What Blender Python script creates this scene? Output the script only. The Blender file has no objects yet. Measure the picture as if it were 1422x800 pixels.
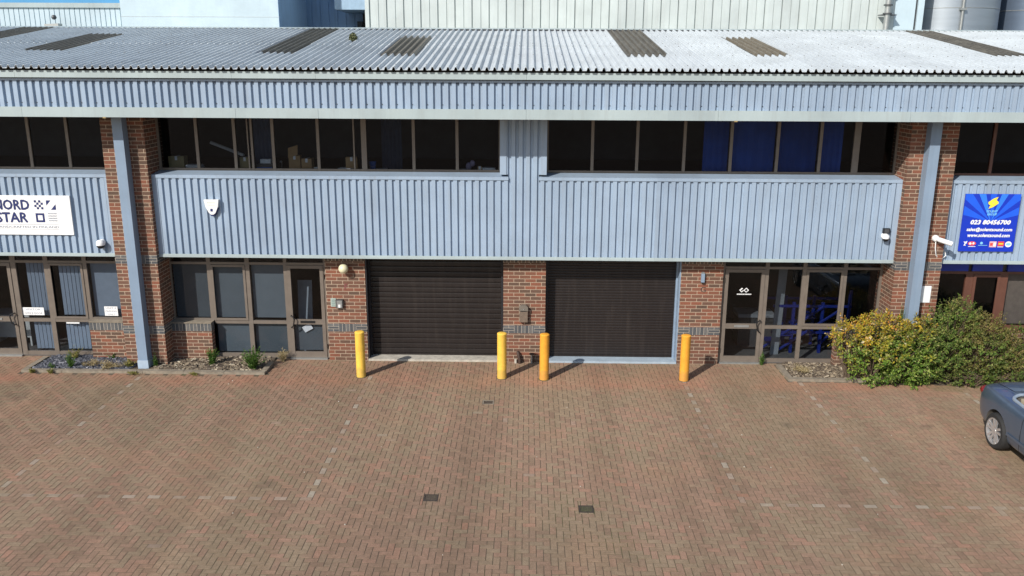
import bpy, bmesh, math, random
from mathutils import Vector, Matrix
random.seed(7)
C = bpy.context.scene
col = C.collection
R = math.radians

# ------------------------------------------------------------------ helpers
def link(o):
    col.objects.link(o); return o

def tag(o, label=None, cat=None, group=None, kind=None):
    if label: o['label'] = label
    if cat: o['category'] = cat
    if group: o['group'] = group
    if kind: o['kind'] = kind
    return o

def empty(name, loc, label, cat, rz=0, group=None):
    o = link(bpy.data.objects.new(name, None))
    o.location = loc; o.rotation_euler = (0, 0, rz); o.empty_display_size = .2
    return tag(o, label, cat, group)

class MB:
    """collects faces (world coordinates), with UVs in metres"""
    def __init__(s): s.v = []; s.f = []; s.uv = []; s.m = []; s.sm = []
    def face(s, pts, uvs=None, mi=0, smooth=False):
        b = len(s.v); s.v += [tuple(p) for p in pts]; s.f.append(tuple(range(b, b+len(pts))))
        if uvs is None:
            n = Vector((0, 0, 0)); P = [Vector(p) for p in pts]
            for i in range(len(P)):
                a, c = P[i], P[(i+1) % len(P)]
                n += a.cross(c)
            ax = max(range(3), key=lambda k: abs(n[k]))
            uvs = [((p[1], p[2]) if ax == 0 else (p[0], p[2]) if ax == 1 else (p[0], p[1])) for p in P]
        s.uv.append(uvs); s.m.append(mi); s.sm.append(smooth)
    def box(s, x0, x1, y0, y1, z0, z1, mi=0, swap=False, skip='', orig=None):
        F = {'f': [(x0,y0,z0),(x1,y0,z0),(x1,y0,z1),(x0,y0,z1)],
             'b': [(x1,y1,z0),(x0,y1,z0),(x0,y1,z1),(x1,y1,z1)],
             'l': [(x0,y1,z0),(x0,y0,z0),(x0,y0,z1),(x0,y1,z1)],
             'r': [(x1,y0,z0),(x1,y1,z0),(x1,y1,z1),(x1,y0,z1)],
             't': [(x0,y0,z1),(x1,y0,z1),(x1,y1,z1),(x0,y1,z1)],
             'd': [(x0,y1,z0),(x1,y1,z0),(x1,y0,z0),(x0,y0,z0)]}
        for k, p in F.items():
            if k in skip: continue
            uv = None
            if swap:
                ax = 1 if k in 'fb' else 0
                uv = [((q[2]-z0)+.002, (q[0]-x0) if ax == 1 else (q[1]-y0)) for q in p]
            elif orig:
                uv = [((q[1]-orig[1] if k in 'lr' else q[0]-orig[0]), (q[1]-orig[1] if k in 'td' else q[2]-orig[2])) for q in p]
            s.face(p, uv, mi)
    def obox(s, c, ax, ay, az, mi=0):
        """oriented box: centre and three half axis vectors"""
        c, ax, ay, az = map(Vector, (c, ax, ay, az))
        P = lambda i, j, k: c + ax*i + ay*j + az*k
        for q in ([(-1,-1,-1),(1,-1,-1),(1,-1,1),(-1,-1,1)], [(1,1,-1),(-1,1,-1),(-1,1,1),(1,1,1)],
                  [(-1,1,-1),(-1,-1,-1),(-1,-1,1),(-1,1,1)], [(1,-1,-1),(1,1,-1),(1,1,1),(1,-1,1)],
                  [(-1,-1,1),(1,-1,1),(1,1,1),(-1,1,1)], [(-1,1,-1),(1,1,-1),(1,-1,-1),(-1,-1,-1)]):
            s.face([P(*t) for t in q], None, mi)
    def tube(s, pts, r, n=10, mi=0, caps=True, closed=False):
        pts = [Vector(p) for p in pts]; rr = r if isinstance(r, (list, tuple)) else [r]*len(pts)
        rings = []; N = len(pts); prev = None
        for i, p in enumerate(pts):
            if closed: t = pts[(i+1) % N] - pts[i-1]
            else: t = pts[min(i+1, N-1)] - pts[max(i-1, 0)]
            t.normalize()
            if prev is None:
                a = Vector((0, 0, 1)) if abs(t.z) < .9 else Vector((1, 0, 0))
            else: a = prev
            u = (a - t*a.dot(t)).normalized(); prev = u; w = t.cross(u)
            rings.append([p + (u*math.cos(2*math.pi*k/n) + w*math.sin(2*math.pi*k/n))*rr[i] for k in range(n)])
        for i in range(N if closed else N-1):
            A, B = rings[i], rings[(i+1) % N]
            for k in range(n):
                s.face([A[k], A[(k+1) % n], B[(k+1) % n], B[k]], None, mi, True)
        if caps and not closed:
            s.face(rings[0][::-1], None, mi); s.face(rings[-1], None, mi)
    def lathe(s, c, prof, n=24, mi=0, axis='z'):
        c = Vector(c)
        def P(r, h, k):
            a = 2*math.pi*k/n
            if axis == 'z': return c + Vector((r*math.cos(a), r*math.sin(a), h))
            if axis == 'y': return c + Vector((r*math.cos(a), h, -r*math.sin(a)))
            return c + Vector((h, r*math.cos(a), r*math.sin(a)))
        for (r0, h0), (r1, h1) in zip(prof[:-1], prof[1:]):
            for k in range(n):
                if r0 < 1e-6 and r1 < 1e-6: continue
                if r0 < 1e-6: s.face([P(r0,h0,k), P(r1,h1,k+1), P(r1,h1,k)][::-1], None, mi, True)
                elif r1 < 1e-6: s.face([P(r0,h0,k), P(r0,h0,k+1), P(r1,h1,k)], None, mi, True)
                else: s.face([P(r0,h0,k), P(r0,h0,k+1), P(r1,h1,k+1), P(r1,h1,k)], None, mi, True)
    def prism(s, poly, y0, y1, mi=0):
        """polygon in x,z (counter clockwise seen from the front) between y0 (front) and y1"""
        s.face([(x, y0, z) for x, z in poly], None, mi)
        s.face([(x, y1, z) for x, z in poly][::-1], None, mi)
        n = len(poly)
        for i in range(n):
            (a, b), (c, d) = poly[i], poly[(i+1) % n]
            s.face([(a, y1, b), (c, y1, d), (c, y0, d), (a, y0, b)], None, mi)
    def build(s, name, mat, parent=None, weld=False, bevel=0, local=False):
        me = bpy.data.meshes.new(name)
        off = Vector((0, 0, 0))
        if parent is not None and not local:
            off = Vector(parent.location)
            if parent.parent: off += Vector(parent.parent.location)
        me.from_pydata([tuple(Vector(v) - off) for v in s.v] if off.length else s.v, [], s.f)
        ul = me.uv_layers.new(name='UVMap')
        flat = [c for uv in s.uv for p in uv for c in p]
        ul.data.foreach_set('uv', flat)
        for m in (mat if isinstance(mat, (list, tuple)) else [mat]): me.materials.append(m)
        me.polygons.foreach_set('material_index', s.m)
        me.polygons.foreach_set('use_smooth', s.sm)
        if weld or any(s.sm):
            bm = bmesh.new(); bm.from_mesh(me)
            bmesh.ops.remove_doubles(bm, verts=bm.verts, dist=1e-5)
            bm.to_mesh(me); bm.free()
        me.update()
        o = link(bpy.data.objects.new(name, me))
        if parent is not None: o.parent = parent
        if bevel:
            b = o.modifiers.new('bevel', 'BEVEL'); b.width = bevel; b.segments = 2; b.limit_method = 'ANGLE'
        if any(s.sm):
            try: me.set_sharp_from_angle(angle=R(40))
            except Exception: pass
        return o

# ------------------------------------------------------------------ materials
MATS = {}
def nodes(name):
    m = bpy.data.materials.new(name); m.use_nodes = True
    nt = m.node_tree; b = nt.nodes['Principled BSDF']
    MATS[name] = m
    return m, nt, b
def N(nt, t, **kw):
    n = nt.nodes.new(t)
    for k, v in kw.items():
        if k.startswith('_'): setattr(n, k[1:], v)
        else: n.inputs[k.replace('__', ' ')].default_value = v
    return n
def L(nt, a, b): nt.links.new(a, b)
def ramp(nt, fac, stops, interp='LINEAR'):
    r = nt.nodes.new('ShaderNodeValToRGB'); r.color_ramp.interpolation = interp
    e = r.color_ramp.elements
    while len(e) < len(stops): e.new(.5)
    for el, (p, c) in zip(e, stops):
        el.position = p; el.color = (c[0], c[1], c[2], 1) if len(c) == 3 else c
    L(nt, fac, r.inputs['Fac']); return r.outputs['Color']
def mix(nt, fac, a, b, mode='MIX'):
    m = nt.nodes.new('ShaderNodeMix'); m.data_type = 'RGBA'; m.blend_type = mode
    for sock, val in ((m.inputs[0], fac), (m.inputs[6], a), (m.inputs[7], b)):
        if hasattr(val, 'is_output'): L(nt, val, sock)
        elif isinstance(val, (int, float)): sock.default_value = val
        else: sock.default_value = (*val, 1)
    return m.outputs[2]
def noise(nt, vec, scale, detail=4, rough=.55, sc=None):
    if sc:
        mp = nt.nodes.new('ShaderNodeMapping'); mp.inputs['Scale'].default_value = sc
        L(nt, vec, mp.inputs['Vector']); vec = mp.outputs['Vector']
    n = N(nt, 'ShaderNodeTexNoise', Scale=scale, Detail=detail, Roughness=rough)
    L(nt, vec, n.inputs['Vector']); return n.outputs['Fac']
def geo(nt): return nt.nodes.new('ShaderNodeNewGeometry')

def plain(name, c, rough=.5, metal=0, var=.12, scale=6, sc=None, spec=.5, coat=0, bump=0):
    """painted / plain surface with slight blotching"""
    m, nt, b = nodes(name)
    g = geo(nt); f = noise(nt, g.outputs['Position'], scale, 5, .6, sc)
    lo = tuple(x*(1-var) for x in c); hi = tuple(min(1, x*(1+var)) for x in c)
    L(nt, ramp(nt, f, [(.3, lo), (.7, hi)]), b.inputs['Base Color'])
    b.inputs['Roughness'].default_value = rough; b.inputs['Metallic'].default_value = metal
    b.inputs['Specular IOR Level'].default_value = spec; b.inputs['Coat Weight'].default_value = coat
    if bump:
        f2 = noise(nt, g.outputs['Position'], scale*12, 3)
        bp = N(nt, 'ShaderNodeBump', Strength=bump, Distance=.01); L(nt, f2, bp.inputs['Height']); L(nt, bp.outputs['Normal'], b.inputs['Normal'])
    return m

def sheet(name, c, dirt=(.2,.19,.17), amount=.25, rough=.42, obvar=0):
    """coated steel sheet: each sheet faded a little differently, rain streaks, small scuffs"""
    m, nt, b = nodes(name); g = geo(nt); P = g.outputs['Position']
    sep = nt.nodes.new('ShaderNodeSeparateXYZ'); L(nt, P, sep.inputs[0])
    sn = N(nt, 'ShaderNodeMath', _operation='SNAP'); L(nt, sep.outputs['X'], sn.inputs[0]); sn.inputs[1].default_value = .90
    wn = nt.nodes.new('ShaderNodeTexWhiteNoise'); wn.noise_dimensions = '1D'; L(nt, sn.outputs[0], wn.inputs['W'])
    streak = noise(nt, P, 3.0, 5, .6, (3.2, 3.2, .22))
    blot = noise(nt, P, 1.1, 4, .6)
    base = ramp(nt, blot, [(.3, tuple(x*.90 for x in c)), (.7, tuple(min(1, x*1.08) for x in c))])
    base = mix(nt, 1.0, base, ramp(nt, wn.outputs['Value'], [(0, (.945,.945,.95)), (1, (1.04,1.04,1.035))]), 'MULTIPLY')
    mask = ramp(nt, streak, [(.50, (0,0,0)), (.8, (amount,)*3)])
    fine = noise(nt, P, 40, 2, .5, (1, 1, .25))
    mask2 = ramp(nt, fine, [(.58, (0,0,0)), (.8, (amount*.6,)*3)])
    scuff = noise(nt, P, 17, 3, .7)
    mask3 = ramp(nt, scuff, [(.70, (0,0,0)), (.74, (amount*.9,)*3)])
    colr = mix(nt, mask, base, dirt); colr = mix(nt, mask2, colr, dirt); colr = mix(nt, mask3, colr, tuple(min(1, x*1.5) for x in dirt))
    if obvar:
        oi = nt.nodes.new('ShaderNodeObjectInfo'); colr = mix(nt, 1.0, colr, ramp(nt, oi.outputs['Random'], [(0, (.62,.66,.72)), (1, (1.35,1.28,1.15))]), 'MULTIPLY')
        colr = mix(nt, ramp(nt, noise(nt, P, 2.2, 5, .65), [(.45, (0,0,0)), (.7, (.6,)*3)]), colr, (.19,.175,.14))
    L(nt, colr, b.inputs['Base Color']); b.inputs['Roughness'].default_value = rough
    b.inputs['Specular IOR Level'].default_value = .35
    return m

def brickmat(name, stops, mortar, w=.2405, h=.0795, msize=.007, off=.5):
    m, nt, b = nodes(name)
    uv = nt.nodes.new('ShaderNodeUVMap'); uv.uv_map = 'UVMap'
    br = nt.nodes.new('ShaderNodeTexBrick')
    br.offset = off; br.squash = 1
    for k, v in (('Scale', 1), ('Mortar Size', msize), ('Mortar Smooth', .25), ('Bias', 0), ('Brick Width', w), ('Row Height', h)): br.inputs[k].default_value = v
    br.inputs['Color1'].default_value = (0,0,0,1); br.inputs['Color2'].default_value = (1,1,1,1); br.inputs['Mortar'].default_value = (.5,.5,.5,1)
    L(nt, uv.outputs['UV'], br.inputs['Vector'])
    colr = ramp(nt, br.outputs['Color'], stops)
    g = geo(nt)
    n1 = noise(nt, g.outputs['Position'], 55, 4, .65)
    n2 = noise(nt, g.outputs['Position'], 1.3, 4, .6)
    colr = mix(nt, .55, colr, ramp(nt, n1, [(.3, (.5,.49,.48)), (.72, (1.3,1.27,1.24))]), 'MULTIPLY')
    mo = ramp(nt, n1, [(.3, tuple(x*.75 for x in mortar)), (.7, mortar)])
    colr = mix(nt, br.outputs['Fac'], colr, mo)
    colr = mix(nt, .35, colr, ramp(nt, n2, [(.35, (.6,.58,.55)), (.65, (1.05,1.03,1.0))]), 'MULTIPLY')
    L(nt, colr, b.inputs['Base Color']); b.inputs['Roughness'].default_value = .85
    b.inputs['Specular IOR Level'].default_value = .2
    bp = N(nt, 'ShaderNodeBump', Strength=.8, Distance=.006); bp.invert = True
    L(nt, br.outputs['Fac'], bp.inputs['Height']); L(nt, bp.outputs['Normal'], b.inputs['Normal'])
    return m

def glassmat(name, tint, refl=1.0):
    m, nt, b = nodes(name); nt.nodes.remove(b)
    out = nt.nodes['Material Output']
    t = nt.nodes.new('ShaderNodeBsdfTransparent'); t.inputs['Color'].default_value = (*tint, 1)
    gg = geo(nt); L(nt, ramp(nt, gg.outputs['Random Per Island'], [(0, tuple(x*.72 for x in tint)), (1, tuple(min(1, x*1.12) for x in tint))]), t.inputs['Color'])
    g = nt.nodes.new('ShaderNodeBsdfGlossy'); g.inputs['Roughness'].default_value = .015; g.inputs['Color'].default_value = (refl, refl, refl, 1)
    lw = N(nt, 'ShaderNodeLayerWeight', Blend=.5)       # same reflectance from both sides of the thin pane
    pw = N(nt, 'ShaderNodeMath', _operation='POWER'); L(nt, lw.outputs['Facing'], pw.inputs[0]); pw.inputs[1].default_value = 5
    fr = N(nt, 'ShaderNodeMath', _operation='MULTIPLY_ADD'); L(nt, pw.outputs[0], fr.inputs[0]); fr.inputs[1].default_value = .9; fr.inputs[2].default_value = .045
    ms = nt.nodes.new('ShaderNodeMixShader')
    L(nt, fr.outputs[0], ms.inputs['Fac']); L(nt, t.outputs[0], ms.inputs[1]); L(nt, g.outputs[0], ms.inputs[2])
    L(nt, ms.outputs[0], out.inputs['Surface'])
    return m

def islandmat(name, stops, rough=.6, var=.25, attr=None, trans=0, spec=.3, attrcols=None):
    """every loose piece (leaf, chip) gets its own tone; attr blends to a second palette"""
    m, nt, b = nodes(name); g = geo(nt)
    c = ramp(nt, g.outputs['Random Per Island'], stops)
    if attr:
        a = nt.nodes.new('ShaderNodeAttribute'); a.attribute_name = attr
        c2 = ramp(nt, g.outputs['Random Per Island'], attrcols)
        c = mix(nt, a.outputs['Fac'], c, c2)
    L(nt, c, b.inputs['Base Color']); b.inputs['Roughness'].default_value = rough
    b.inputs['Specular IOR Level'].default_value = spec
    if trans:
        out = nt.nodes['Material Output']
        tr = nt.nodes.new('ShaderNodeBsdfTranslucent'); L(nt, c, tr.inputs['Color'])
        ms = N(nt, 'ShaderNodeMixShader', Fac=trans)
        L(nt, b.outputs[0], ms.inputs[1]); L(nt, tr.outputs[0], ms.inputs[2]); L(nt, ms.outputs[0], out.inputs['Surface'])
    return m

BRICK = brickmat('brick_facing', [(0, (.118,.078,.058)), (.22, (.146,.086,.062)), (.42, (.175,.089,.062)), (.58, (.205,.092,.061)), (.78, (.252,.098,.061)), (.9, (.188,.088,.061)), (1, (.13,.081,.059))], (.50,.385,.285))
BLUEBRICK = brickmat('brick_engineering_blue', [(0, (.08,.085,.092)), (.5, (.115,.12,.125)), (1, (.16,.155,.15))], (.46,.41,.35), h=.0607, off=.5, msize=.0055)
SOLDIER = brickmat('brick_soldier_blue', [(0, (.08,.085,.092)), (.5, (.115,.12,.125)), (1, (.16,.155,.15))], (.46,.41,.35), w=.4, h=.0795, off=0, msize=.0055)
DARKSOLDIER = brickmat('brick_soldier_dark', [(0, (.10,.085,.075)), (.5, (.14,.11,.09)), (1, (.19,.13,.10))], (.55,.46,.36), w=.4, off=0)
CLAD = sheet('cladding_blue_grey', (.298,.380,.482), amount=.30)
TRIM = sheet('flashing_pale_grey', (.365,.43,.435), amount=.2)
COLP = sheet('column_paint', (.215,.285,.375), amount=.2)
CEMENT = sheet('roof_fibre_cement', (.54,.58,.60), (.22,.22,.20), .34, .5)
LIGHTROOF = sheet('rooflight_weathered', (.13,.115,.092), (.045,.042,.036), .8, .5, 1)
FRAME = plain('frame_bronze_aluminium', (.155,.128,.105), .42, .0, .1)
FRAMEDK = plain('frame_dark', (.06,.05,.042), .45)
TIMBER = plain('frame_red_brown', (.12,.05,.033), .5)
SHUT = sheet('shutter_brown_black', (.0185,.0145,.0135), (.060,.048,.041), .40, .40)
SHUTDK = plain('shutter_guide_black', (.014,.014,.018), .5)
GUIDEBLUE = plain('shutter_guide_blue', (.22,.29,.38), .5)
CONC = plain('concrete_pale', (.42,.39,.33), .85, var=.2, scale=9, bump=.3)
CONCBLUE = plain('concrete_painted_blue', (.33,.40,.46), .7, var=.12)
KERBM = plain('kerb_concrete', (.235,.198,.15), .9, var=.25, scale=10, bump=.4)
GLASS = glassmat('window_glass', (.74,.77,.80), .75)
GLASSDK = glassmat('window_glass_tinted', (.50,.54,.58), .3)
BLIND = plain('roller_blind_grey', (.072,.090,.105), .8, var=.08, scale=3)
VBLIND = plain('vertical_blind_blue_grey', (.24,.30,.38), .8, var=.06)
BLUEBLIND = plain('blind_royal_blue', (.004,.055,.30), .7, var=.15, scale=3)
BROWNBLIND = plain('blind_brown_grey', (.17,.135,.11), .8, var=.15, scale=8)
BLUEBAND = plain('panel_royal_blue', (.015,.04,.36), .45)
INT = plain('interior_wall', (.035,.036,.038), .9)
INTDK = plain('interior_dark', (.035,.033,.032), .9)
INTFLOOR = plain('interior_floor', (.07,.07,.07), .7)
WHITE = plain('white_enamel', (.80,.80,.79), .4, var=.03)
NAVY = plain('navy_print', (.014,.024,.115), .5, var=.05)
GREYPRINT = plain('grey_print', (.16,.18,.24), .5)
SIGNBLUE = plain('sign_blue', (.006,.035,.46), .4, var=.06)
SIGNRAY = plain('sign_blue_ray', (.012,.105,.72), .4, var=.05)
SIGNRAY2 = plain('sign_blue_ray_pale', (.03,.20,.85), .4, var=.05)
YEL = plain('logo_yellow', (.86,.70,.05), .4, var=.05)
REDP = plain('logo_red', (.72,.07,.06), .4, var=.05)
PINKP = plain('logo_pink', (.72,.42,.45), .4, var=.05)
CYANP = plain('logo_cyan', (.22,.55,.75), .4, var=.05)
BLACK = plain('black_plastic', (.012,.012,.013), .4)
DKGREY = plain('dark_grey_plastic', (.06,.062,.065), .45)
METAL = plain('dull_metal', (.36,.37,.36), .42, .6)
STEEL = plain('stainless_steel', (.36,.40,.44), .45, .7, var=.1, scale=1.2, sc=(.3,.3,3))
IRON = plain('cast_iron', (.055,.042,.034), .7, .0, var=.3, scale=30, bump=.5)
BRONZEBOX = plain('brown_painted_metal', (.155,.115,.085), .5, var=.18, scale=18)
RUSTPIPE = plain('dark_rust_pipe', (.05,.028,.02), .7, var=.4, scale=25)
CREAM = plain('globe_cream', (.70,.66,.44), .35, var=.05)
def bollardmat(name, c):
    m, nt, b = nodes(name); g = geo(nt); P = g.outputs['Position']
    f = noise(nt, P, 6, 5, .6); chip = noise(nt, P, 30, 4, .7); sc = noise(nt, P, 9, 4, .7, (1, 1, .12))
    sep = nt.nodes.new('ShaderNodeSeparateXYZ'); L(nt, P, sep.inputs[0])
    col_ = ramp(nt, f, [(.3, tuple(x*.86 for x in c)), (.7, tuple(min(1, x*1.06) for x in c))])
    col_ = mix(nt, ramp(nt, sc, [(.55, (0,0,0)), (.75, (.4,)*3)]), col_, tuple(x*.6 for x in c))
    col_ = mix(nt, ramp(nt, chip, [(.70, (0,0,0)), (.73, (.7,)*3)]), col_, (.16,.13,.10))
    # splashed grime on the lowest hand's breadth
    ad = N(nt, 'ShaderNodeMath', _operation='MULTIPLY_ADD'); L(nt, f, ad.inputs[0]); ad.inputs[1].default_value = -.35; L(nt, sep.outputs['Z'], ad.inputs[2])
    col_ = mix(nt, ramp(nt, ad.outputs[0], [(0, (.30,)*3), (.05, (0,0,0))]), col_, (.22,.14,.08))
    L(nt, col_, b.inputs['Base Color']); b.inputs['Roughness'].default_value = .55
    return m
BOLY = bollardmat('bollard_yellow', (.85,.53,.075))
BOLO = bollardmat('bollard_orange', (.80,.36,.035))
CARD = plain('cardboard', (.40,.25,.12), .8, var=.12)
CARDOLD = plain('cardboard_faded', (.33,.27,.13), .8, var=.12)
PAPER = plain('paper_white', (.72,.74,.76), .7, var=.1, scale=20)
BLUEPL = plain('blue_plastic', (.03,.12,.42), .4)
RACKBLUE = plain('rack_blue', (.003,.012,.115), .4)
WARE = sheet('warehouse_cladding_pale', (.50,.545,.53), (.3,.3,.28), .25, .5)
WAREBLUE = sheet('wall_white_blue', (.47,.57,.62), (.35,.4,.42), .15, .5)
SHADEBLUE = sheet('wall_shade_blue', (.27,.42,.62), (.1,.12,.15), .3, .5)  # blue that carries the shade of the recess and the block's side
SKYBAND = plain('blue_band', (.06,.26,.48), .5, var=.1, scale=1)
DARKGAP = plain('joint_dark', (.05,.055,.06), .8)
MOSS = islandmat('moss', [(0, (.05,.06,.025)), (.5, (.12,.13,.06)), (1, (.24,.24,.15))], .9)

def pavingmat():
    m, nt, b = nodes('block_paving'); g = geo(nt); P = g.outputs['Position']; r = g.outputs['Random Per Island']
    c = ramp(nt, r, [(0, (.250,.168,.119)), (.3, (.305,.200,.143)), (.6, (.288,.189,.135)), (.88, (.330,.207,.149)), (.98, (.345,.205,.147)), (1, (.355,.195,.135))])
    # greyer, mossy blocks gather in zones; warmer, cleaner zones elsewhere
    big = noise(nt, P, .28, 4, .55); big2 = noise(nt, P, .5, 5, .6)
    r2 = N(nt, 'ShaderNodeMath', _operation='MULTIPLY'); L(nt, r, r2.inputs[0]); r2.inputs[1].default_value = 23.7
    r3 = N(nt, 'ShaderNodeMath', _operation='FRACT'); L(nt, r2.outputs[0], r3.inputs[0])
    r4 = N(nt, 'ShaderNodeMath', _operation='MULTIPLY_ADD'); L(nt, r3.outputs[0], r4.inputs[0]); r4.inputs[1].default_value = .30; L(nt, big, r4.inputs[2])
    olive = ramp(nt, r3.outputs[0], [(0, (.236,.178,.118)), (.5, (.270,.203,.137)), (1, (.295,.221,.152))])
    c = mix(nt, ramp(nt, r4.outputs[0], [(.56, (0,0,0)), (.72, (.9,)*3)]), c, olive)
    c = mix(nt, ramp(nt, big2, [(.52, (0,0,0)), (.72, (.5,)*3)]), c, (.385,.232,.150))
    # rust-red tide line in front of the bollards
    sep = nt.nodes.new('ShaderNodeSeparateXYZ'); L(nt, P, sep.inputs[0])
    wob = noise(nt, P, 1.3, 4, .6)
    ad = N(nt, 'ShaderNodeMath', _operation='MULTIPLY_ADD'); L(nt, wob, ad.inputs[0]); ad.inputs[1].default_value = .9; L(nt, sep.outputs['Y'], ad.inputs[2])
    band = ramp(nt, ad.outputs[0], [(0, (0,0,0)), (1, (0,0,0))])
    mr = N(nt, 'ShaderNodeMapRange'); L(nt, ad.outputs[0], mr.inputs[0]); mr.inputs[1].default_value = -1.5; mr.inputs[2].default_value = .3
    line = ramp(nt, mr.outputs[0], [(.08, (0,0,0)), (.35, (.5,)*3), (.75, (.16,)*3), (1, (.06,)*3)])
    patch = noise(nt, P, .8, 3, .5)
    lm = mix(nt, 1.0, line, ramp(nt, patch, [(.36, (.15,)*3), (.6, (1,1,1))]), 'MULTIPLY')
    c = mix(nt, lm, c, (.44,.20,.13))
    # broad worn and grubby zones, wheel tracks running to the doors, a few oil drips, dirt by the shrubs
    wz = noise(nt, P, .17, 3, .5); c = mix(nt, 1.0, c, ramp(nt, wz, [(.36, (.86,.87,.86)), (.62, (1.06,1.05,1.03))]), 'MULTIPLY')
    tr = noise(nt, P, 1.0, 3, .5, (1.5, .10, 1)); c = mix(nt, 1.0, c, ramp(nt, tr, [(.40, (.90,.90,.89)), (.58, (1.03,1.03,1.03))]), 'MULTIPLY')
    oil = noise(nt, P, 1.15, 2, .4); c = mix(nt, ramp(nt, oil, [(.70, (0,0,0)), (.77, (.45,)*3)]), c, (.10,.08,.06))
    vd = N(nt, 'ShaderNodeVectorMath', _operation='SUBTRACT'); L(nt, P, vd.inputs[0]); vd.inputs[1].default_value = (8.9, -1.35, 0)
    vs = N(nt, 'ShaderNodeVectorMath', _operation='MULTIPLY'); L(nt, vd.outputs[0], vs.inputs[0]); vs.inputs[1].default_value = (.55, 1.1, 0)
    vl = N(nt, 'ShaderNodeVectorMath', _operation='LENGTH'); L(nt, vs.outputs[0], vl.inputs[0])
    va = N(nt, 'ShaderNodeMath', _operation='MULTIPLY_ADD'); L(nt, wob, va.inputs[0]); va.inputs[1].default_value = 1.3; L(nt, vl.outputs['Value'], va.inputs[2])
    c = mix(nt, ramp(nt, va.outputs[0], [(.75, (.85,)*3), (1.0, (0,0,0))]), c, (.23,.175,.10))
    # fine grain
    fine = noise(nt, P, 75, 4, .7); fine2 = noise(nt, P, 14, 4, .65)
    c = mix(nt, .85, c, ramp(nt, fine, [(.28, (.62,.61,.60)), (.72, (1.35,1.34,1.32))]), 'MULTIPLY')
    c = mix(nt, .6, c, ramp(nt, fine2, [(.3, (.72,.72,.70)), (.7, (1.22,1.21,1.2))]), 'MULTIPLY')
    a = nt.nodes.new('ShaderNodeAttribute'); a.attribute_name = 'pale'
    c = mix(nt, a.outputs['Fac'], c, ramp(nt, fine2, [(.3, (.33,.29,.23)), (.7, (.44,.40,.33))]))
    L(nt, c, b.inputs['Base Color']); b.inputs['Roughness'].default_value = .88; b.inputs['Specular IOR Level'].default_value = .2
    bp = N(nt, 'ShaderNodeBump', Strength=.35, Distance=.006); L(nt, fine, bp.inputs['Height']); L(nt, bp.outputs['Normal'], b.inputs['Normal'])
    return m
PAVE = pavingmat()
def jointmat():
    m, nt, b = nodes('joint_sand'); g = geo(nt); P = g.outputs['Position']
    a = noise(nt, P, .6, 5, .65); f = noise(nt, P, 18, 3, .6)
    c = ramp(nt, f, [(.3, (.075,.055,.037)), (.7, (.125,.095,.066))])
    c = mix(nt, ramp(nt, a, [(.5, (0,0,0)), (.62, (.85,)*3)]), c, ramp(nt, f, [(.3, (.055,.062,.022)), (.7, (.10,.105,.04))]))
    L(nt, c, b.inputs['Base Color']); b.inputs['Roughness'].default_value = .95; return m
JOINT = jointmat()
def groundmat():
    m, nt, b = nodes('yard_ground'); g = geo(nt); f = noise(nt, g.outputs['Position'], .3, 6, .6)
    L(nt, ramp(nt, f, [(.3, (.24,.17,.13)), (.7, (.30,.22,.17))]), b.inputs['Base Color']); b.inputs['Roughness'].default_value = .9
    return m
GROUND = groundmat()
SOIL = plain('bed_soil', (.105,.08,.055), .95, var=.45, scale=22, bump=.8)

# ------------------------------------------------------------------ text
def text_polys(s):
    cu = bpy.data.curves.new('tmp_text', 'FONT'); cu.body = s; cu.resolution_u = 2
    o = bpy.data.objects.new('tmp_text', cu); me = o.to_mesh()
    V = [(v.co.x, v.co.y) for v in me.vertices]; F = [tuple(p.vertices) for p in me.polygons]
    o.to_mesh_clear(); bpy.data.objects.remove(o); bpy.data.curves.remove(cu)
    return V, F
def text(mb, s, x0, x1, z0, z1, y, mi=0, shear=0, bold=0):
    V, F = text_polys(s)
    ax = min(v[0] for v in V); bx = max(v[0] for v in V); az = min(v[1] for v in V); bz = max(v[1] for v in V)
    T = lambda v: (x0 + (v[0]-ax)/(bx-ax)*(x1-x0) + shear*((v[1]-az)/(bz-az)-.5), y, z0 + (v[1]-az)/(bz-az)*(z1-z0))
    offs = [(0, 0)] if not bold else [(0, 0), (bold, 0), (0, bold), (-bold, 0), (0, -bold)]
    for k, (ox, oz) in enumerate(offs):
        for f in F:
            pts = [T(V[i]) for i in f]
            n = sum((pts[i][0]*pts[(i+1) % len(pts)][2] - pts[(i+1) % len(pts)][0]*pts[i][2]) for i in range(len(pts)))
            if n < 0: pts = pts[::-1]
            mb.face([(p[0]+ox, p[1]-.0002*k, p[2]+oz) for p in pts], None, mi)
def flat(mb, poly, y, mi=0): mb.face([(x, y, z) for x, z in poly], None, mi)
def rect(x0, x1, z0, z1): return [(x0, z0), (x1, z0), (x1, z1), (x0, z1)]
def ell(cx, cz, rx, rz, n=20): return [(cx+rx*math.cos(2*math.pi*k/n), cz+rz*math.sin(2*math.pi*k/n)) for k in range(n)]
def clip(poly, x0, x1, z0, z1):
    for ax, lim, sg in ((0, x0, 1), (0, x1, -1), (1, z0, 1), (1, z1, -1)):
        out = []
        for i in range(len(poly)):
            a, b = poly[i], poly[(i+1) % len(poly)]
            da, db = (a[ax]-lim)*sg, (b[ax]-lim)*sg
            if da >= 0: out.append(a)
            if (da >= 0) != (db >= 0):
                t = da/(da-db); out.append((a[0]+(b[0]-a[0])*t, a[1]+(b[1]-a[1])*t))
        poly = out
        if not poly: break
    return poly

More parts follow.
